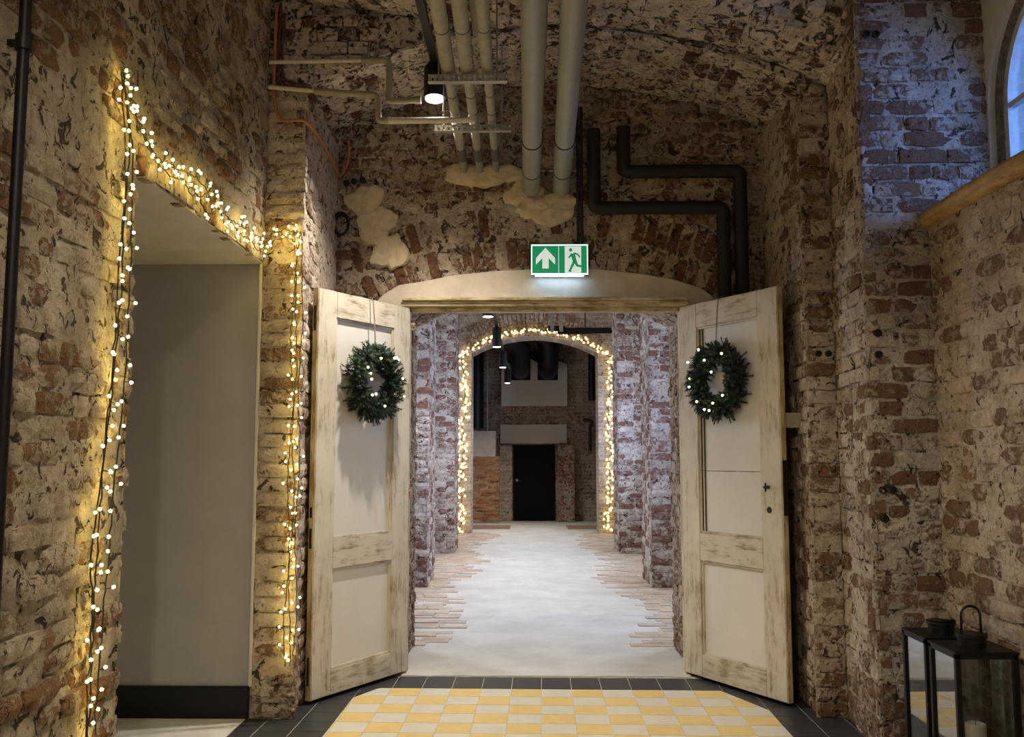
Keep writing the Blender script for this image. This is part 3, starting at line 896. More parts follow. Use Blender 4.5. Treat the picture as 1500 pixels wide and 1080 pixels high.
for sx, nm in ((-1, 'left'), (1, 'right')):
    mb = MB()
    xa, xb = sorted((sx*2.2, sx*2.4))
    segs = [(8.0, 9.1), (10.5, 13.3), (14.7, 17.3), (18.7, 24.0)]
    for a, b_ in segs: mb.box((xa, a, 0), (xb, b_, 5.0))
    for a, b_ in ((9.1, 10.5), (13.3, 14.7), (17.3, 18.7)):
        mb.box((xa, a, 0), (xb, b_, 1.4)); mb.box((xa, a, 3.2), (xb, b_, 5.0))
    tag(mb.build('wall_corridor_'+nm, M['corr_far']), 'brick corridor side wall with window openings, '+nm+' side', kind='structure')
mb = MB(); rows = []
Rv, zc_, am_ = vault_arc(2.25, 4.3, 0.7)
for i in range(25):
    a = -am_ + 2*am_*i/24
    rows.append([Vector((Rv*math.sin(a), yy, zc_+Rv*math.cos(a))) for yy in (7.95, 12, 16, 20)])
mb.quad_grid(rows); mb.box((-2.4, 7.9, 5.0), (2.4, 24, 5.1))
tag(mb.build('ceiling_corridor', M['corr_far']), 'brick vault of the corridor', kind='structure')

# arch wall hung with fairy lights
YA = 19.6
def arch_profile(half, spring, rise, n=24):
    Rv, zc_, am_ = vault_arc(half, spring, rise)
    return [(Rv*math.sin(-am_+2*am_*i/n), zc_+Rv*math.cos(-am_+2*am_*i/n)) for i in range(n+1)]
mb = MB(); ap = arch_profile(1.35, 3.82, 0.36)
def facez(yy):
    k = len(mb.v)
    for (a, b_) in ap:
        mb.v.append(Vector((a, yy, b_))); mb.v.append(Vector((a, yy, 5.0)))
    for i in range(len(ap)-1): mb.f.append((k+2*i, k+2*i+2, k+2*i+3, k+2*i+1))
facez(YA); facez(YA+0.75)
k = len(mb.v)
for (a, b_) in ap: mb.v.append(Vector((a, YA, b_))); mb.v.append(Vector((a, YA+0.75, b_)))
for i in range(len(ap)-1): mb.f.append((k+2*i, k+2*i+1, k+2*i+3, k+2*i+2))
mb.box((-2.3, YA, 0), (-1.35, YA+0.75, 5.0)).box((1.35, YA, 0), (2.3, YA+0.75, 5.0))
aw = tag(mb.build('wall_arch', M['corr_far']), 'brick arch at the end of the corridor hung with fairy lights', kind='structure')
# voussoirs of that arch, headers standing on the curve
mb = MB(); Rv, zc_, am_ = vault_arc(1.35, 3.82, 0.36)
na = 34
for i in range(na):
    a = -am_ + (i+0.5)*2*am_/na
    ur = Vector((math.sin(a), 0, math.cos(a))); ut = Vector((math.cos(a), 0, -math.sin(a)))
    for q, (ra, rb) in enumerate(((Rv+0.02, Rv+0.27), (Rv+0.29, Rv+0.54))):
        c0 = Vector((0, YA, zc_))
        wd = Rv*2*am_/na*0.44
        pts = []
        for yy in (-0.012 - 0.01*rng.random(), 0.03):
            for (rr, s_) in ((ra, -1), (ra, 1), (rb, 1), (rb, -1)):
                pts.append(c0 + ur*rr + ut*(s_*wd) + Y*yy)
        k = len(mb.v); mb.v.extend(pts)
        mb.f += [(k,k+1,k+2,k+3),(k+7,k+6,k+5,k+4),(k,k+4,k+5,k+1),(k+1,k+5,k+6,k+2),(k+2,k+6,k+7,k+3),(k+3,k+7,k+4,k)]
vq = mb.build('voussoirs', M['right'], aw); vq['kind'] = 'stuff'

# far end wall
YF = 23.6
fw = tag(MB().box((-2.4, YF, 0), (2.4, YF+0.3, 5.0)).build('wall_far', M['corr_far']), 'dim brick end wall around the black door', kind='structure')
MB().box((-0.85, YF-0.05, 1.95), (0.84, YF+0.02, 2.43)).build('white_lintel', M['white_duct'], fw)
w = Wall('wall_buttress', 'orange_brick', 'rough orange brick buttress left of the black door')
w.core((-1.60, YF-0.73, 0), (-0.90, YF+0.02, 1.62))
w.rough((-1.62, YF-0.75, 0), X, Z, -Y, 0.76, 1.62, 0.06, 0.02, -0.004)
w.face((-1.62, YF-0.75, 0), X, Z, -Y, 0.76, 1.62, proud=0.012, over=(0.02, 0.04), jit=0.03)
w.face((-0.87, YF-0.75, 0), Y, Z, X, 0.72, 1.60, proud=0.005, jit=0.02)
w.finish()
MB().box((-1.62, YF-0.70, 1.62), (-0.95, YF+0.02, 2.25)).build('patched_plaster', M['lintel'], fw)
MB().box((0.60, YF-0.35, 0), (1.02, YF+0.02, 1.9)).build('brick_jamb', M['corr_far'], fw)
MB().box((-0.86, YF-0.20, 0), (-0.55, YF+0.02, 1.9)).build('brick_jamb', M['corr_far'], fw)
# white boxed panel with two duct openings
mb = MB()
poly = [(-0.82, 2.90), (0.85, 2.90), (0.85, 3.95), (0.62, 4.05), (0.62, 3.55), (0.10, 3.55), (0.10, 4.0), (-0.08, 4.1), (-0.08, 3.55), (-0.58, 3.55), (-0.58, 3.9), (-0.68, 4.05), (-0.82, 4.0)]
mb.prism(poly, lambda a, b_: (a, YF-0.25, b_), lambda a, b_: (a, YF+0.01, b_))
MBp = mb.build('white_duct_panel', M['white_duct'], fw)
MB().box((-0.60, YF-0.10, 3.5), (0.64, YF-0.02, 4.3)).build('opening_shade', M['door_black'], fw)  # black sheet puts the shade of the duct openings into colour
d = tag(MB().box((-0.525, YF-0.06, 0.0), (0.54, YF+0.01, 1.91)).build('door_3', M['door_black'], bevel=0.01), 'plain black steel door at the end of the corridor', kind='structure')
MB().lathe([(0.0, 0), (0.03, 0.0), (0.035, 0.03), (0.0, 0.05)], 12).build('knob', M['chrome'], d).matrix_world = Matrix.Translation((-0.43, YF-0.06, 1.02)) @ Matrix.Rotation(R(90), 4, 'X')
MB().box((-0.40, YF-0.09, 0.98), (-0.30, YF-0.07, 1.0)).build('handle', M['iron'], d)
tag(MB().box((-2.3, 20.3, 4.9), (2.3, YF, 5.0)).build('ceiling_far', M['black']), 'dark ceiling beyond the lit arch', kind='structure')
# black ducts beyond the arch
def duct(pts, r, label):
    t = MB().tube(round_path(pts, 0.5, 8), r, 20).build('ventilation_duct', M['black'], smooth='angle')
    tag(t, label, 'duct', 'black ducts beyond the arch')
duct([(-2.0, 20.9, 4.35), (-0.33, 21.3, 4.35), (-0.33, 22.4, 3.80), (-0.33, 23.45, 3.80)], 0.24, 'black round duct entering the white panel nearer the buttress')
duct([(-2.0, 21.8, 4.62), (0.36, 22.0, 4.62), (0.36, 22.6, 3.80), (0.36, 23.45, 3.80)], 0.25, 'black round duct with a bend entering the white panel away from the buttress')
t = MB().tube([(-1.45, 23.0, 2.32), (-1.45, 23.0, 4.85)], 0.2, 20).build('duct_riser', M['black'], smooth='angle')
tag(t, 'black duct rising above the orange brick buttress', 'duct')
t = MB().tube([(-1.16, 22.95, 2.25), (-1.16, 22.95, 4.90)], 0.025, 8).build('conduit', M['pipe'], smooth='angle')
tag(t, 'thin pale conduit beside the black duct riser', 'pipe')
t = MB().tube(round_path([(1.25, 23.4, 2.55), (1.5, 23.4, 2.5), (1.42, 23.4, 2.4), (1.42, 23.4, 1.75)], 0.08), 0.04, 10).build('iron_pipe', M['iron'], smooth='angle')
tag(t, 'dark bent pipe on the end wall right of the black door', 'pipe')
t = MB().tube([(1.45, 22.9, 3.0), (1.45, 22.9, 4.85)], 0.09, 14).build('downpipe', M['black'], smooth='angle')
tag(t, 'black vertical pipe inside the right edge of the lit arch', 'pipe')
# black cable tray crossing in front of the arch
t = empty('cable_tray', (1.0, 18.2, 4.1))
MB().box((-0.55, -0.06, -0.06), (0.72, 0.06, 0.06)).build('tray', M['black'], t)
MB().box((-0.70, -0.10, -0.02), (-0.62, 0.02, 0.75)).build('hanger', M['steel'], t)
MB().box((-0.52, -0.10, -0.02), (-0.44, 0.02, 0.75)).build('hanger', M['steel'], t)
MB().box((-0.74, -0.06, 0.0), (-0.40, 0.04, 0.10)).build('bracket', M['iron'], t)
MB().tube([(0.0, 0, 0.05), (0.0, 0, 0.75)], 0.012, 6).build('rod', M['black'], t)
tag(t, 'black cable tray on steel hangers in front of the lit arch', 'cable tray')

# ------------------------------------------------------------------ double door leaves and frame
DH0, DH1, DW, DT = 0.025, 2.742, 1.012, 0.046
def door_leaf(name, hinge, ang, s, label):
    """x runs from hinge to free edge; s = side of the visible face"""
    t = empty(name, (hinge[0], hinge[1], 0), ang)
    tag(t, label, kind='structure')
    f0, f1 = (0.0, -s*DT)             # visible face at y=0, back at -s*DT
    def bx(x0, x1, z0, z1, ya, yb): 
        return MB().box((x0, min(ya, yb), z0), (x1, max(ya, yb), z1))
    zl0, zl1, zu0, zu1 = 0.185, 0.852, 1.05, 2.562
    xl, xr = 0.19, 0.825
    bx(0.0, xl, DH0, DH1, f0, f1).build('stile', M['paint_v'], t, bevel=0.004)
    bx(xr, DW, DH0, DH1, f0, f1).build('stile', M['paint_v'], t, bevel=0.004)
    for za, zb in ((DH0, zl0), (zl1, zu0), (zu1, DH1)):
        bx(xl, xr, za, zb, f0-s*0.001, f1+s*0.001).build('rail', M['paint_h'], t, bevel=0.003)
    bx(DW, DW+0.006, DH0, DH1, f0-s*0.002, f1+s*0.002).build('edge_strip', M['edge'], t)
    rec = 0.024
    bx(xl, xr, zl0, zl1, -s*rec, f1+s*0.005).build('panel', M['panel'], t)
    if s > 0:
        bx(xl, xr, zu0, zu1, -s*rec, f1+s*0.005).build('panel', M['panel'], t)
    else:
        bx(xl, xr, zu0, 1.499, -s*rec, f1+s*0.005).build('panel', M['panel'], t)
        bx(xl, xr, 1.503, zu1, -s*(rec+0.001), f1+s*0.005).build('panel', M['panel'], t)
        for xx in (0.200, 0.232):
            bx(xx, xx+0.012, zu0+0.01, zu1-0.01, -s*rec, -s*(rec-0.006)).build('groove_shade_strip', M['groove_dark'], t)  # dark strips stand in for the shade in a gap beside the panel
    for za, zb in ((zl0, zl1), (zu0, zu1)):      # mouldings round the panels
        mw, mh = 0.016, 0.010
        for (x0, x1, z0, z1) in ((xl, xr, za, za+mw), (xl, xr, zb-mw, zb), (xl, xl+mw, za, zb), (xr-mw, xr, za, zb)):
            bx(x0, x1, z0, z1, -s*rec, -s*mh).build('moulding', M['paint_h'] if x1-x0 > 0.1 else M['paint_v'], t, bevel=0.003)
    return t
AL_ = math.atan2(6.12-7.0, -1.54+1.03); AR_ = math.atan2(6.12-7.0, 1.54-1.03)
dl = door_leaf('door_1', (-1.03, 7.0), AL_, 1, 'open cream panelled door leaf beside the string lights')
dr = door_leaf('door_2', (1.03, 7.0), AR_, -1, 'open cream panelled door leaf with a keyhole and split upper panel')
# ironmongery on the free edges and the lock side
for z0, z1 in ((2.45, 2.62), (1.20, 1.27), (1.00, 1.13), (0.12, 0.30)):
    MB().box((DW+0.004, -DT*0.72, z0), (DW+0.010, -DT*0.35, z1)).build('bolt_slot', M['iron'], dl)
MB().box((DW+0.004, DT*0.15, 1.22), (DW+0.010, DT*0.85, 1.58)).build('lock_plate', M['iron'], dr)
mb = MB().tube([(0.894, 0.0, 1.40), (0.894, -0.035, 1.40)], 0.012, 10); mb.tube([(0.894, -0.03, 1.43), (0.894, -0.03, 1.37)], 0.006, 8); mb.tube([(0.875, -0.03, 1.402), (0.925, -0.03, 1.396)], 0.005, 8)
mb.build('door_handle', M['iron'], dr)
MB().lathe([(0.0, 0), (0.022, 0), (0.020, 0.004), (0, 0.005)], 14).build('escutcheon', M['iron'], dr).matrix_local = Matrix.Translation((0.894, -0.0005, 1.25)) @ Matrix.Rotation(R(90), 4, 'X')
# frame
fr = tag(MB().box((-1.10, 6.965, 2.750), (1.10, 7.11, 2.792)).build('trim_door_head', M['frame'], bevel=0.006), 'worn cream timber head of the double door frame', kind='structure')
MB().box((-1.09, 6.94, 2.790), (1.09, 7.10, 2.815)).build('fillet', M['frame'], fr, bevel=0.005)
MB().box((-1.03, 7.02, 2.716), (1.03, 7.10, 2.752)).build('stop', M['frame'], fr, bevel=0.004)
for sx in (-1, 1):
    xa, xb = sorted((sx*1.035, sx*1.10))
    p = tag(MB().box((xa, 7.0, 0), (xb, 7.12, 2.752)).build('trim_door_jamb_' + ('left' if sx < 0 else 'right'), M['edge'], bevel=0.005), 'worn cream timber jamb of the door frame at the ' + ('plain leaf' if sx < 0 else 'keyhole leaf'), kind='structure')
# batten keeping the right leaf off the wall
bt = MB().box((1.565, 6.16, 1.795), (1.70, 6.20, 1.895)).build('wooden_batten', M['wood_grey'], bevel=0.004)
tag(bt, 'short grey wooden batten between keyhole door leaf and brick reveal', 'batten')

# ------------------------------------------------------------------ wreaths
def make_wreath_mesh(seed):
    r_ = random.Random(seed); mb = MB(); mb2 = MB()
    R0 = 0.195
    def sprig(base, d, L, out):
        d = d.normalized(); side = d.orthogonal().normalized(); s2 = d.cross(side)
        nn = 30
        for i in range(nn):
            t = i/nn
            p = base + d*(L*t)
            a = i*2.4 + r_.random()
            q = (side*math.cos(a) + s2*math.sin(a))
            tip = p + (q*0.8 + d*0.7).normalized()*(0.034*(1.05-0.45*t))
            wv = d.cross(q)*0.0034
            k = len(out.v)
            out.v += [p-wv, p+wv, tip]
            out.f.append((k, k+1, k+2))
    for i in range(900):
        a = r_.uniform(0, 2*math.pi); b = r_.uniform(0, 2*math.pi)
        rad = Vector((math.cos(a), 0, math.sin(a))); tan = Vector((-math.sin(a), 0, math.cos(a)))
        cr = rad*math.cos(b) + Vector((0, -1, 0))*math.sin(b)
        if cr.y > 0.75: continue
        p = rad*R0 + cr*r_.uniform(0.01, 0.055)
        d = cr*r_.uniform(0.5, 1.1) + tan*r_.uniform(-0.2, 0.9) + Vector((r_.uniform(-.3, .3), r_.uniform(-.3, .1), r_.uniform(-.3, .3)))
        L = r_.uniform(0.04, 0.085) * (0.75 if rad.dot(cr) < -0.3 else 1.0)
        sprig(p, d, L, mb if r_.random() > 0.12 else mb2)
    return mb, mb2, R0
def wreath(door, s, name_seed, label, cx, cz, lights):
    mb, mb2, R0 = make_wreath_mesh(name_seed)
    # centre offset in front of the visible face, everything in world space at the door's angle
    t = empty('wreath')
    t.matrix_world = door.matrix_basis @ Matrix.Translation((cx, s*0.055, cz)) @ (Matrix.Rotation(R(180), 4, 'Z') if s > 0 else Matrix.Identity(4))
    tag(t, label, 'wreath', 'wreaths on the double door')
    f = mb.build('foliage', M['needle'], t); f['kind'] = 'stuff'
    f = mb2.build('light_foliage', M['needle2'], t); f['kind'] = 'stuff'
    ring = [(R0*math.cos(2*math.pi*i/28), 0, R0*math.sin(2*math.pi*i/28)) for i in range(29)]
    MB().tube(ring, 0.028, 8, False).build('ring', M['needle'], t)
    bm_ = MB().lathe([(0.0008, -0.008), (0.006, -0.004), (0.008, 0.002), (0.006, 0.007), (0.0008, 0.009)], 8).mesh('bulb', M['bulb_wreath'], True)
    for (bx_, bz_) in lights:
        q = bpy.data.objects.new('bulb', bm_); COL.objects.link(q); q.parent = t
        q.location = (bx_, -0.100, bz_)
    mbc = MB()
    for dx in (-0.006, 0.006):
        mbc.tube(smooth_path([(dx, -0.0, R0+0.02), (dx*0.7, 0.0, 0.35), (dx*0.4, 0.022, DH1-cz-0.02), (0, 0.050, DH1-cz+0.006), (0, 0.08, DH1-cz+0.006)], 4), 0.0022, 5)
    mbc.build('hanging_cord', M['twine'], t)
    return t
wreath(dl, 1, 11, 'green wreath with tiny lights on the plain door leaf', 0.485, 2.13,
       [(-0.05, 0.165), (0.10, 0.18), (0.125, 0.185), (0.15, 0.175), (-0.19, 0.09), (-0.16, 0.05), (-0.15, 0.01), (0.20, 0.04), (0.22, -0.09), (-0.14, -0.10), (0.0, -0.17), (-0.10, -0.09)])
wreath(dr, -1, 23, 'green wreath with tiny lights on the keyhole door leaf', 0.475, 2.145,
       [(-0.08, 0.22), (-0.20, 0.14), (-0.02, 0.14), (0.16, 0.17), (-0.18, 0.02), (0.05, 0.05), (0.16, -0.12), (-0.11, -0.15), (0.06, -0.17), (-0.03, -0.21), (0.02, -0.22), (-0.19, -0.04)])

# ------------------------------------------------------------------ exit sign
sg = empty('exit_sign', (0.115, 6.93, 2.985))
tag(sg, 'lit green emergency exit sign with arrow and running figure', 'sign')
SW, SH = 0.432, 0.232
MB().box((-SW/2, 0.0, 0), (SW/2, 0.055, SH)).build('housing', M['black'], sg, bevel=0.003)
mb = MB()
for (a, b_) in (((-SW/2, 0), (SW/2, 0.009)), ((-SW/2, SH-0.007), (SW/2, SH)), ((-SW/2, 0.009), (-SW/2+0.006, SH-0.007)), ((SW/2-0.006, 0.009), (SW/2, SH-0.007))):
    mb.box((a[0], -0.012, a[1]), (b_[0], 0.001, b_[1]))
mb.build('lit_edge', M['sign_frame'], sg)
MB().box((-SW/2+0.006, -0.006, 0.009), (SW/2-0.006, 0.001, SH-0.007)).build('green_face', M['sign_green'], sg)
def flat(name, poly, mat=M['sign_white'], y=-0.0085):
    MB().prism(poly, lambda a, b_: (a, y+0.004, b_), lambda a, b_: (a, y, b_)).build(name, mat, sg)
ax, az = -0.107, 0.118
flat('arrow', [(ax, az+0.090), (ax+0.073, az+0.010), (ax+0.073, az-0.040), (ax+0.024, az+0.010), (ax+0.024, az-0.070), (ax-0.024, az-0.070), (ax-0.024, az+0.010), (ax-0.073, az-0.040), (ax-0.073, az+0.010)])
flat('divider', [(-0.009, 0.014), (-0.004, 0.014), (-0.004, 0.220), (-0.009, 0.220)])
flat('doorway', [(0.040, 0.014), (0.165, 0.014), (0.165, 0.218), (0.040, 0.218)])
mb = MB()
def bar(p, q, w0, w1):
    p = Vector((p[0], 0, p[1])); q = Vector((q[0], 0, q[1])); d_ = (q-p).normalized(); nrm = Vector((-d_.z, 0, d_.x))
    k = len(mb.v)
    for yy in (-0.008, -0.0115):
        mb.v += [p+nrm*w0+Y*yy, p-nrm*w0+Y*yy, q-nrm*w1+Y*yy, q+nrm*w1+Y*yy]
    mb.f += [(k,k+1,k+2,k+3),(k+7,k+6,k+5,k+4),(k,k+4,k+5,k+1),(k+1,k+5,k+6,k+2),(k+2,k+6,k+7,k+3),(k+3,k+7,k+4,k)]
bar((0.100, 0.160), (0.118, 0.095), 0.017, 0.014)      # trunk
bar((0.095, 0.162), (0.070, 0.128), 0.007, 0.006)      # rear arm
bar((0.105, 0.164), (0.135, 0.158), 0.007, 0.006)
bar((0.135, 0.160), (0.155, 0.132), 0.006, 0.005)
bar((0.112, 0.100), (0.078, 0.030), 0.011, 0.007)      # rear leg
bar((0.120, 0.100), (0.136, 0.066), 0.011, 0.009)
bar((0.132, 0.068), (0.186, 0.062), 0.008, 0.007)
bar((0.068, 0.030), (0.090, 0.022), 0.006, 0.005)
hd = [(0.085+0.013*math.cos(i*math.pi/7), 0.190+0.013*math.sin(i*math.pi/7)) for i in range(14)]
mb.prism(hd, lambda a, b_: (a, -0.008, b_), lambda a, b_: (a, -0.0115, b_))
mb.build('running_figure', M['sign_green'], sg)
MB().box((-SW/2+0.03, 0.020, -0.0025), (SW/2-0.03, 0.050, 0.001)).build('under_light', M['sign_strip'], sg)
MB().tube([(0.10, 0.05, 0.05), (0.10, 0.115, 0.05)], 0.015, 8).build('wall_mount', M['black'], sg)

# ------------------------------------------------------------------ pipes
def pipe(name, pts, r, mat, label, cat, group=None, seg=16, rings=(), ringr=1.04, ringmat=None, rad=0.06):
    t = empty(name, pts[-1])
    off = Vector(pts[-1])
    P = [Vector(p)-off for p in pts]
    MB().tube(round_path(P, rad, 6), r, seg).build('tube', mat, t, smooth='angle')
    for (p, d, L) in rings:
        p = Vector(p)-off; d = Vector(d).normalized()
        MB().tube([p-d*L/2, p+d*L/2], r*ringr, seg).build('collar', ringmat or M['black'], t, smooth='angle')
    tag(t, label, cat, group)
    return t
for (x0, x1, lab) in ((-0.098, -0.088, 'thick grey drain pipe under the vault, beside the thinner wrapped pipes'), (0.135, 0.075, 'thick grey drain pipe under the vault, beside the black cable pair')):
    def at_(y): return (x0 + (x1-x0)*(7.05-y)/4.6, y, 3.685 + 0.02*(7.05-y))
    t = pipe('drain_pipe', [at_(1.0), at_(7.06)], 0.066, M['pipe'], lab, 'pipe', 'grey drain pipes', 24,
             rings=[(at_(5.98), Y, 0.014), (at_(6.60), Y, 0.014)], ringr=1.06)
    MB().tube([Vector(at_(6.60)) - Vector(at_(7.06)) + Vector((-0.10, 0, 0.0)), Vector(at_(6.60)) - Vector(at_(7.06)) + Vector((0.10, 0, 0.0))], 0.007, 6).build('clamp_bolt', M['steel'], t)
    MB().tube([Vector(at_(5.98)) - Vector(at_(7.06)), Vector(at_(7.06)) - Vector(at_(7.06))], 0.0675, 24).build('lower_sleeve', M['pipe'], t, smooth='angle')
    MB().tube([Vector(at_(5.98)) - Vector(at_(7.06)) + Vector((0, 0, 0.06)), Vector(at_(5.98)) - Vector(at_(7.06)) + Vector((0, 0, 0.75))], 0.006, 6).build('hanger_rod', M['steel'], t)
sp = [(-0.56, -0.625, 'thin wrapped pipe on the steel rails, beside the track lamp', 0.036), (-0.455, -0.50, 'thin wrapped pipe on the steel rails, between two others', 0.036), (-0.345, -0.373, 'thin wrapped pipe on the steel rails, beside the drain pipe', 0.031)]
for (xa, xb, lab, rr) in sp:
    def at_(y): return (xb + (xa-xb)*(7.05-y)/2.85, y, 3.835 - 0.012*(7.05-y))
    t = empty('wrapped_pipe', at_(7.05)); o_ = Vector(at_(7.05))
    MB().tube([Vector(at_(1.0))-o_, Vector(at_(5.15))-o_], rr*1.12, 16).build('insulation', M['pipe_wrap'], t, smooth='angle')
    MB().tube([Vector(at_(5.15))-o_, Vector(at_(6.45))-o_], rr*0.86, 16).build('tube', M['pipe_wrap'], t, smooth='angle')
    MB().tube([Vector(at_(6.45))-o_, Vector(at_(6.72))-o_], rr*0.95, 16).build('sleeve', M['pipe_dark'], t, smooth='angle')
    MB().tube([Vector(at_(6.70))-o_, Vector((0, 0.02, 0))], rr*0.78, 16).build('end', M['pipe'], t, smooth='angle')
    for y in (4.55, 5.14, 5.45, 5.75, 6.0):
        p = Vector(at_(y))-o_
        MB().tube([p-Y*0.006, p+Y*0.006], rr*(1.16 if y < 5.15 else 0.93), 16).build('joint_ring', M['pipe_dark'], t, smooth='angle')
    tag(t, lab, 'pipe', 'thin pipes on the steel rails')
t = pipe('tan_pipe', [(-0.40, 1.0, 3.86), (-0.40, 4.9, 3.93), (-0.40, 5.2, 4.4)], 0.026, M['cream_pipe'], 'tan pipe running up between the wrapped pipes', 'pipe')
for y, z, x0, x1, lab in ((5.05, 3.825, -0.69, -0.24, 'perforated steel rail carrying the wrapped pipes, nearer the track lamp body'), (5.88, 3.838, -0.74, -0.235, 'perforated steel rail carrying the wrapped pipes, near the door wall')):
    t = empty('pipe_rail', ((x0+x1)/2, y, z-0.09))
    h = (x1-x0)/2
    mb = MB().box((-h, -0.02, 0.02), (h, 0.02, 0.026)).box((-h, -0.02, -0.016), (h, 0.02, -0.010))
    for i in range(15):
        xx = -h + 2*h*(i+0.1)/15
        mb.box((xx, -0.02, -0.012), (xx+0.016, -0.017, 0.022)); mb.box((xx, 0.017, -0.012), (xx+0.016, 0.02, 0.022))
    mb.build('channel', M['steel'], t)
    for xx in (-h+0.06, h-0.06):
        MB().tube([(xx, 0, 0), (xx, 0, 0.60)], 0.005, 6).build('threaded_rod', M['steel'], t)
    tag(t, lab, 'bracket')
def cream(name, segs, label, group):
    t = empty(name, segs[0][0])
    o_ = Vector(segs[0][0])
    for i, s_ in enumerate(segs):
        pts, r, mat = s_[1], s_[2], s_[3]
        MB().tube(round_path([Vector(p)-o_ for p in pts], 0.04, 6), r, 12).build(s_[4], mat, t, smooth='angle')
    tag(t, label, 'pipe', group)
y5 = 5.73
cream('water_pipe', [((-1.80, y5, 4.15), [(-1.80, y5, 4.15), (-1.15, y5, 4.16)], 0.013, M['cream_pipe'], 'tube'),
                     (0, [(-1.20, y5, 4.158), (-1.02, y5, 4.158), (-1.015, y5, 3.88)], 0.022, M['elbow'], 'elbow'),
                     (0, [(-1.015, y5, 3.94), (-1.015, y5, 3.882), (-0.82, y5, 3.890)], 0.020, M['elbow'], 'run'),
                     (0, [(-0.85, y5, 3.889), (-0.812, y5, 3.890)], 0.025, M['elbow'], 'end_cap')],
      'upper cream water pipe crossing the vault with an olive elbow', 'cream water pipes')
cream('water_pipe', [((-1.80, y5, 3.985), [(-1.80, y5, 3.985), (-1.50, y5, 3.955)], 0.014, M['cream_pipe'], 'tube'),
                     (0, [(-1.50, y5, 3.955), (-1.41, y5, 3.948)], 0.025, M['elbow'], 'coupling'),
                     (0, [(-1.42, y5, 3.948), (-1.09, y5, 3.925), (-1.085, y5, 3.752), (-1.02, y5, 3.754)], 0.021, M['elbow'], 'elbow'),
                     (0, [(-1.05, y5, 3.752), (-0.75, y5, 3.754), (-0.485, y5, 3.756), (-0.485, y5, 3.79)], 0.019, M['cream_pipe'], 'run')],
      'lower cream water pipe crossing the vault to the wrapped pipes', 'cream water pipes')
YB = 6.97
pipe('insulated_pipe', [(0.615, YB-0.02, 4.15), (0.615, YB, 3.80), (1.51, YB, 3.80), (1.51, YB, 0.1)], 0.052, M['insul'], 'black insulated pipe with the upper level run beside the reveal', 'pipe', 'black insulated pipes', 14, rad=0.05)
pipe('insulated_pipe', [(0.385, YB-0.02, 4.13), (0.385, YB, 3.515), (1.375, YB, 3.515), (1.375, YB, 0.1)], 0.052, M['insul'], 'black insulated pipe with the lower level run below its twin', 'pipe', 'black insulated pipes', 14, rad=0.05)
for xx, lab in ((0.262, 'black cable dropping to the exit sign, beside the drain pipe'), (0.292, 'black cable dropping to the exit sign, beside the insulated pipe')):
    t = MB().tube([(xx, 7.0, 4.33), (xx, 7.0, 3.17)], 0.012, 8).build('power_cable', M['insul'], smooth='angle')
    tag(t, lab, 'cable', 'black cable pair')
# black pole on the left wall
t = empty('black_pole', (XL+0.045, 2.86, 0))
MB().tube([(0, 0, 0), (0, 0, 4.45)], 0.019, 12).build('pole', M['black'], t, smooth='angle')
MB().tube([(0, 0, 2.92), (0, 0, 2.97)], 0.027, 12).build('clamp', M['black'], t, smooth='angle')
MB().box((-0.06, -0.008, 2.935), (0.0, 0.008, 2.955)).build('clamp_arm', M['black'], t)
tag(t, 'thin black vertical pole clamped to the left wall', 'pole')
# cables in the corner over the pier
cb = [('orange', 'orange', [(-1.77, 5.766, 4.57), (-1.775, 5.766, 4.30), (-1.775, 5.766, 3.94), (-1.74, 5.766, 3.80), (-1.69, 5.766, 3.77), (-1.60, 5.766, 3.775), (-1.555, 5.85, 3.77), (-1.555, 6.3, 3.775), (-1.575, 6.85, 3.76), (-1.575, 6.98, 3.80), (-1.53, 7.0, 3.92), (-1.53, 7.0, 4.08)], 0.011, 'orange cable curling around the pier corner below the water pipes'),
      ('maroon', 'maroon', [(-1.745, 5.768, 4.57), (-1.75, 5.768, 4.17), (-1.735, 5.768, 4.04), (-1.66, 5.768, 4.0), (-1.56, 5.78, 3.99), (-1.56, 6.0, 3.98)], 0.009, 'maroon cable turning along the pier between the two water pipes, outer strand'),
      ('maroon', 'maroon', [(-1.720, 5.768, 4.50), (-1.728, 5.768, 4.19), (-1.71, 5.768, 4.06), (-1.64, 5.768, 4.025), (-1.55, 5.78, 4.01), (-1.55, 6.0, 4.0)], 0.009, 'maroon cable turning along the pier between the two water pipes, inner strand')]
for mt, nm, pts, r, lab in cb:
    t = MB().tube(smooth_path(pts, 6), r, 8).build(nm+'_cable', M[mt], smooth=True)
    tag(t, lab, 'cable', 'cables in the pier corner')

mb = MB()
for k in range(4):
    mb.tube([(-1.575 + 0.05*math.cos(a)*(1+0.1*k), 7.0 - 0.012*k, 3.40 + 0.075*math.sin(a)*(1+0.07*k)) for a in [2*math.pi*i/20 for i in range(21)]], 0.007, 6, False)
t = mb.build('cable_coil', M['insul'], smooth=True)
tag(t, 'small black coil of cable in the corner of the door wall', 'cable')

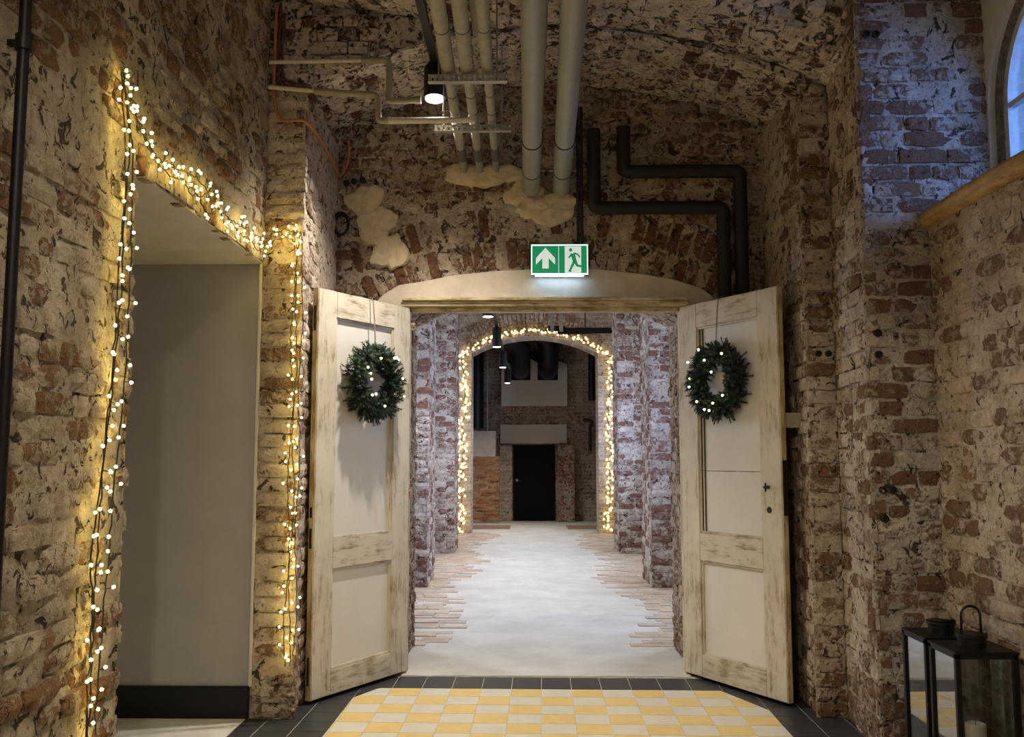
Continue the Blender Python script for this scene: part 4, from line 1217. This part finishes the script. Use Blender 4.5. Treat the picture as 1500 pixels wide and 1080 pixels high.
# ------------------------------------------------------------------ track lamps
def spotlight(loc, track_z, label, energy, size, blend, color, tilt=0.0, tiltx=0.0, L=0.34, r=0.062, group='ceiling track lamps', soft=0.045):
    t = empty('track_spotlight', (loc[0], loc[1], loc[2]))
    t.rotation_euler = (tilt, tiltx, 0)
    MB().lathe([(r*0.9, 0.004), (r, 0.0), (r, L-0.01), (r*0.94, L), (0.001, L)], 24).build('body', M['black'], t, smooth='angle')
    MB().lathe([(0.001, -0.010), (r*0.55, -0.008), (r*0.84, -0.002), (r*0.84, 0.004)], 24).build('lens', M['lens'], t, smooth='angle')
    MB().box((-0.02, -0.02, L-0.02), (0.02, 0.02, max(L+0.02, track_z-loc[2]))).build('stem', M['black'], t)
    d = bpy.data.lights.new('lamp_beam', 'SPOT')
    d.energy = energy; d.spot_size = size; d.spot_blend = blend; d.color = color; d.shadow_soft_size = soft
    q = bpy.data.objects.new('lamp_beam', d); COL.objects.link(q); q.parent = t
    q.location = (0, 0, -0.02)
    tag(t, label, 'lamp', group)
    return t
t = MB().box((-0.785, 0.0, 4.27), (-0.735, 6.16, 4.305)).build('lamp_track', M['black'])
tag(t, 'black lamp track under the front vault beside the wrapped pipes', 'lamp track')
spotlight((-0.757, 6.05, 4.025), 4.27, 'black cylinder track lamp beside the wrapped pipes, lens lit', 460, R(128), 1.0, WARM2, tilt=R(-6), L=0.235, r=0.076)
spotlight((-0.76, 3.10, 3.90), 4.27, 'black cylinder lamp added out of view on the front track, halfway along', 125, R(140), 0.9, WARM, tilt=R(10), tiltx=R(-14))  # unseen lamp, added for bounce light in the front room
spotlight((-0.76, 0.60, 3.90), 4.27, 'black cylinder lamp added out of view on the front track, at its end', 270, R(140), 0.9, WARM, tilt=R(22), tiltx=R(-12))  # also added out of view to brighten the room
t = MB().box((-0.64, 8.3, 3.60), (-0.59, 22.0, 3.64)).build('lamp_track', M['black'])
tag(t, 'black lamp track hanging along the corridor', 'lamp track')
for yy, e, lab in ((10.95, 220, 'black corridor track lamp nearest the double door'), (14.0, 210, 'black corridor track lamp before the far pilasters'), (17.25, 190, 'black corridor track lamp before the lit arch'), (20.9, 300, 'black corridor track lamp beyond the lit arch')):
    spotlight((-0.61, yy, 3.28), 3.60, lab, e, R(130), 0.9, (1.0, 0.90, 0.76), L=0.30, r=0.07, group='corridor track lamps')

def pendant(loc, energy, label):  # globe lamp added behind the camera for soft frontal fill light
    t = empty('fill_pendant', (loc[0], loc[1], loc[2]))
    MB().lathe([(0.001, -0.12), (0.07, -0.10), (0.12, -0.04), (0.13, 0.02), (0.10, 0.09), (0.04, 0.125)], 24).build('globe', M['globe'], t, smooth=True)
    MB().lathe([(0.045, 0.115), (0.045, 0.16), (0.02, 0.18), (0.001, 0.18)], 16).build('cap', M['black'], t, smooth='angle')
    MB().tube([(0, 0, 0.17), (0, 0, 4.38-loc[2])], 0.006, 6).build('flex', M['black'], t)
    tag(t, label, 'lamp', 'pendant globe lamps')
pendant((0.95, -0.9, 2.95), 60, 'opal globe pendant lamp added out of view as fill light, towards the window side')
pendant((-0.95, -0.9, 2.95), 60, 'opal globe pendant lamp added out of view as fill light, towards the passage side')

# ------------------------------------------------------------------ string lights
def bulb_mesh(mat, r=0.0075):
    return MB().lathe([(r*0.15, -r*1.0), (r*0.8, -r*0.6), (r, 0), (r*0.8, r*0.7), (r*0.15, r*1.2)], 8).mesh('bulb', mat, True)
gl = empty('string_light', (XL+0.03, 3.55, 0))
tag(gl, 'black wire string light with warm bulbs around the white passage opening', 'string lights')
r_ = random.Random(42)
goff = Vector(gl.location)
bm_near = bulb_mesh(M['bulb'], 0.0066)
bulbs = []
def strand(pts, n_bulbs, normal, side, jit=0.012, rad=0.0032, stalk=(0.012, 0.032), cluster=0.0):
    """one wire with bulbs on short stalks"""
    P = smooth_path(pts, 8)
    P = [p + Vector((r_.uniform(-1, 1), r_.uniform(-1, 1), r_.uniform(-1, 1)))*jit*0.35 for p in P]
    mb = MB(); mb.tube([p-goff for p in P], rad, 5)
    lens = [0]
    for i in range(1, len(P)): lens.append(lens[-1]+(P[i]-P[i-1]).length)
    for k in range(n_bulbs):
        s_ = lens[-1]*(k+0.5+r_.uniform(-0.35, 0.35))/n_bulbs
        i = max(j for j in range(len(P)) if lens[j] <= s_); i = min(i, len(P)-2)
        p = P[i].lerp(P[i+1], (s_-lens[i])/max(1e-6, lens[i+1]-lens[i]))
        sd = side if not callable(side) else side(p)
        sd = Vector(sd)*(1 if r_.random() > 0.45 else -1)
        d_ = (sd*r_.uniform(0.5, 1) + Vector(normal)*r_.uniform(0.05, 0.5) + Z*r_.uniform(-0.5, 0.4)).normalized()
        L = r_.uniform(*stalk)
        q = p + d_*L
        mb.tube([p-goff, q-goff], 0.0022, 4)
        bulbs.append((q + d_*0.005, d_))
    return mb.build('wire', M['wire'], gl)
wx = XL + 0.030
# uprights on the passage edge
colA = [(wx, 3.60, 3.17), (wx, 3.66, 2.85), (wx, 3.68, 2.45), (wx, 3.66, 2.10), (wx, 3.63, 1.85), (wx, 3.585, 1.60), (wx, 3.565, 1.30), (wx, 3.56, 1.05), (wx, 3.555, 0.75), (wx, 3.55, 0.45), (wx, 3.55, 0.06)]
colB = [(wx, 3.61, 3.17), (wx+0.01, 3.675, 2.90), (wx, 3.66, 2.50), (wx, 3.64, 2.15), (wx, 3.615, 1.85), (wx, 3.57, 1.55), (wx, 3.52, 1.22), (wx, 3.545, 1.0), (wx, 3.535, 0.70), (wx, 3.54, 0.40), (wx, 3.52, 0.06)]
colC = [(wx, 3.60, 3.16), (wx, 3.72, 2.90), (wx, 3.745, 2.55), (wx, 3.75, 2.20), (wx, 3.74, 1.90), (wx, 3.70, 1.60), (wx, 3.67, 1.30), (wx, 3.64, 1.05), (wx, 3.62, 0.80), (wx, 3.60, 0.50), (wx, 3.62, 0.06)]
for cpts, nb in ((colA, 34), (colB, 34), (colC, 36)):
    strand(cpts, nb, X, Y)
# along the top edge, dense
topA = [(wx, 3.61, 3.17), (wx, 3.80, 3.02), (wx, 4.02, 2.93), (wx, 4.30, 2.97), (wx, 4.52, 2.99), (wx, 4.75, 2.93), (wx, 5.05, 2.92), (wx, 5.35, 2.94), (wx, 5.62, 2.97), (wx+0.03, 5.755, 3.03), (-1.66, 5.755, 3.05), (-1.60, 5.755, 3.02)]
topB = [(wx, 3.61, 3.16), (wx, 3.86, 2.97), (wx, 4.10, 2.90), (wx, 4.40, 2.93), (wx, 4.62, 2.86), (wx, 4.85, 2.93), (wx, 5.15, 2.88), (wx, 5.45, 2.90), (wx, 5.68, 2.92), (wx+0.04, 5.755, 2.98), (-1.64, 5.755, 2.99), (-1.595, 5.755, 2.92)]
topC = [(wx, 3.62, 3.15), (wx, 3.92, 2.93), (wx, 4.18, 2.96), (wx, 4.45, 2.89), (wx, 4.70, 2.98), (wx, 4.95, 2.86), (wx, 5.25, 2.97), (wx, 5.50, 2.86), (wx, 5.70, 2.95), (wx+0.06, 5.75, 3.07), (-1.62, 5.75, 3.08), (-1.59, 5.75, 2.98)]
for cpts, nb in ((topA, 36), (topB, 36), (topC, 34)):
    strand(cpts, nb, X, Z, 0.02, stalk=(0.012, 0.04))
# down the pier arris
for k, nb in ((0, 30), (1, 30), (2, 28)):
    xs = (-1.615, -1.590, -1.565)[k]; yb_ = (5.755, 5.745, 5.77)[k]
    pts = [(xs + 0.012*math.sin(i*1.9+k*2), yb_, 3.03 - i*0.27 + 0.0*k) for i in range(11)]
    strand(pts, nb, -Y, X, 0.014, stalk=(0.010, 0.026))
for q, d_ in bulbs[:300]:
    o_ = bpy.data.objects.new('bulb', bm_near); COL.objects.link(o_); o_.parent = gl
    o_.matrix_local = Matrix.Translation(q-goff) @ d_.to_track_quat('Z', 'Y').to_matrix().to_4x4()
# far arch lights
ga = empty('string_light', (-1.5, 19.5, 0))
tag(ga, 'string light with dense warm bulbs outlining the far brick arch', 'string lights')
go = Vector(ga.location)
mbw = MB(); mbb = MB()
bmf = bulb_mesh(M['bulb_far'], 0.021)
bv = [v.co.copy() for v in bmf.vertices]; bf = [tuple(p.vertices) for p in bmf.polygons]
def far_strand(pts, nb, spread):
    P = smooth_path(pts, 8)
    P = [p + Vector((r_.uniform(-1, 1)*spread, r_.uniform(-0.02, 0.02), r_.uniform(-1, 1)*spread))*0.4 for p in P]
    mbw.tube([p-go for p in P], 0.009, 4)
    lens = [0]
    for i in range(1, len(P)): lens.append(lens[-1]+(P[i]-P[i-1]).length)
    for k in range(nb):
        s_ = lens[-1]*(k+r_.random())/nb
        i = min(max(j for j in range(len(P)) if lens[j] <= s_), len(P)-2)
        p = P[i].lerp(P[i+1], (s_-lens[i])/max(1e-6, lens[i+1]-lens[i])) + Vector((r_.uniform(-1, 1)*spread, r_.uniform(-0.05, 0.0), r_.uniform(-1, 1)*spread)) - go
        b0 = len(mbb.v)
        mbb.v.extend(p + c for c in bv); mbb.f.extend(tuple(b0+i_ for i_ in q_) for q_ in bf)
yf = YA - 0.06
apf = arch_profile(1.62, 3.72, 0.58, 10)
lft = [(-1.58, yf, 0.06), (-1.53, yf, 0.5), (-1.56, yf, 0.95), (-1.50, yf, 1.5), (-1.53, yf, 2.0), (-1.47, yf, 2.6), (-1.50, yf, 3.2), (-1.55, yf, 3.75)]
rgt = [(1.60, yf, 0.1), (1.48, yf, 0.3), (1.58, yf, 0.6), (1.56, yf, 1.1), (1.60, yf, 1.6), (1.55, yf, 2.2), (1.58, yf, 2.8), (1.64, yf, 3.4), (1.62, yf, 3.75)]
far_strand(lft, 130, 0.09)
far_strand([(a, yf, b_) for a, b_ in apf], 90, 0.05)
far_strand(rgt, 110, 0.07)
mbw.build('wire', M['wire'], ga)
fb = mbb.build('bulbs', M['bulb_far'], ga, smooth=True); fb['kind'] = 'stuff'

# ------------------------------------------------------------------ lanterns
def lantern(x0, y0, label, handle_up, candle_h):
    W, H = 0.285, 0.705
    t = empty('lantern', (x0+W/2, y0+W/2, 0.0))
    tag(t, label, 'lantern', 'black floor lanterns')
    h = W/2; b_ = 0.024
    MB().box((-h, -h, 0.0), (h, h, 0.05)).build('base', M['black'], t, bevel=0.003)
    for sx in (-1, 1):
        for sy in (-1, 1):
            xa, xb = sorted((sx*h, sx*(h-b_))); ya, yb = sorted((sy*h, sy*(h-b_)))
            MB().box((xa, ya, 0.05), (xb, yb, H)).build('post', M['black'], t, bevel=0.002)
    for sy in (-1, 1):
        ya, yb = sorted((sy*h, sy*(h-b_)))
        MB().box((-h, ya, H-0.022), (h, yb, H)).build('top_rail', M['black'], t, bevel=0.002)
        xa, xb = ya, yb
        MB().box((xa, -h, H-0.022), (xb, h, H)).build('top_rail', M['black'], t, bevel=0.002)
        MB().box((-h+b_, sy*(h-0.012)-0.0015, 0.05), (h-b_, sy*(h-0.012)+0.0015, H-0.022)).build('pane', M['glass'], t)
        MB().box((sy*(h-0.012)-0.0015, -h+b_, 0.05), (sy*(h-0.012)+0.0015, h-b_, H-0.022)).build('pane', M['glass'], t)
    e = h+0.004
    MB().box((-e, -e, H-0.002), (e, e, H+0.010)).build('roof', M['black'], t, bevel=0.003)
    MB().lathe([(0.062, H+0.008), (0.062, H+0.050), (0.070, H+0.054), (0.070, H+0.070), (0.055, H+0.072), (0.001, H+0.068)], 28).build('chimney', M['black'], t, smooth='angle')
    if handle_up:
        pts = [(0.045*math.cos(a), 0.0, H+0.150+0.045*math.sin(a)) for a in [math.pi*i/16 for i in range(17)]]
        pts = [(0.046, 0, H+0.07)] + pts + [(-0.046, 0, H+0.07)]
    else:
        pts = [(0.06*math.cos(a), -0.06*math.sin(a), H+0.076) for a in [math.pi*i/14 for i in range(15)]]
    MB().tube(pts, 0.006, 8).build('handle', M['black'], t, smooth=True)
    c = MB().lathe([(0.001, 0.05), (0.045, 0.05), (0.045, candle_h), (0.038, candle_h+0.004), (0.001, candle_h-0.006)], 24).build('candle', M['candle'], t, smooth='angle')
    MB().tube([(0, 0, candle_h-0.01), (0.001, 0, candle_h+0.014)], 0.0015, 5).build('wick', M['iron'], c)
    return t
lantern(1.82, 4.34, 'black glass lantern with raised ring handle against the right wall', True, 0.36)
lantern(1.825, 4.675, 'black glass lantern behind its twin, its handle folded down', False, 0.30)
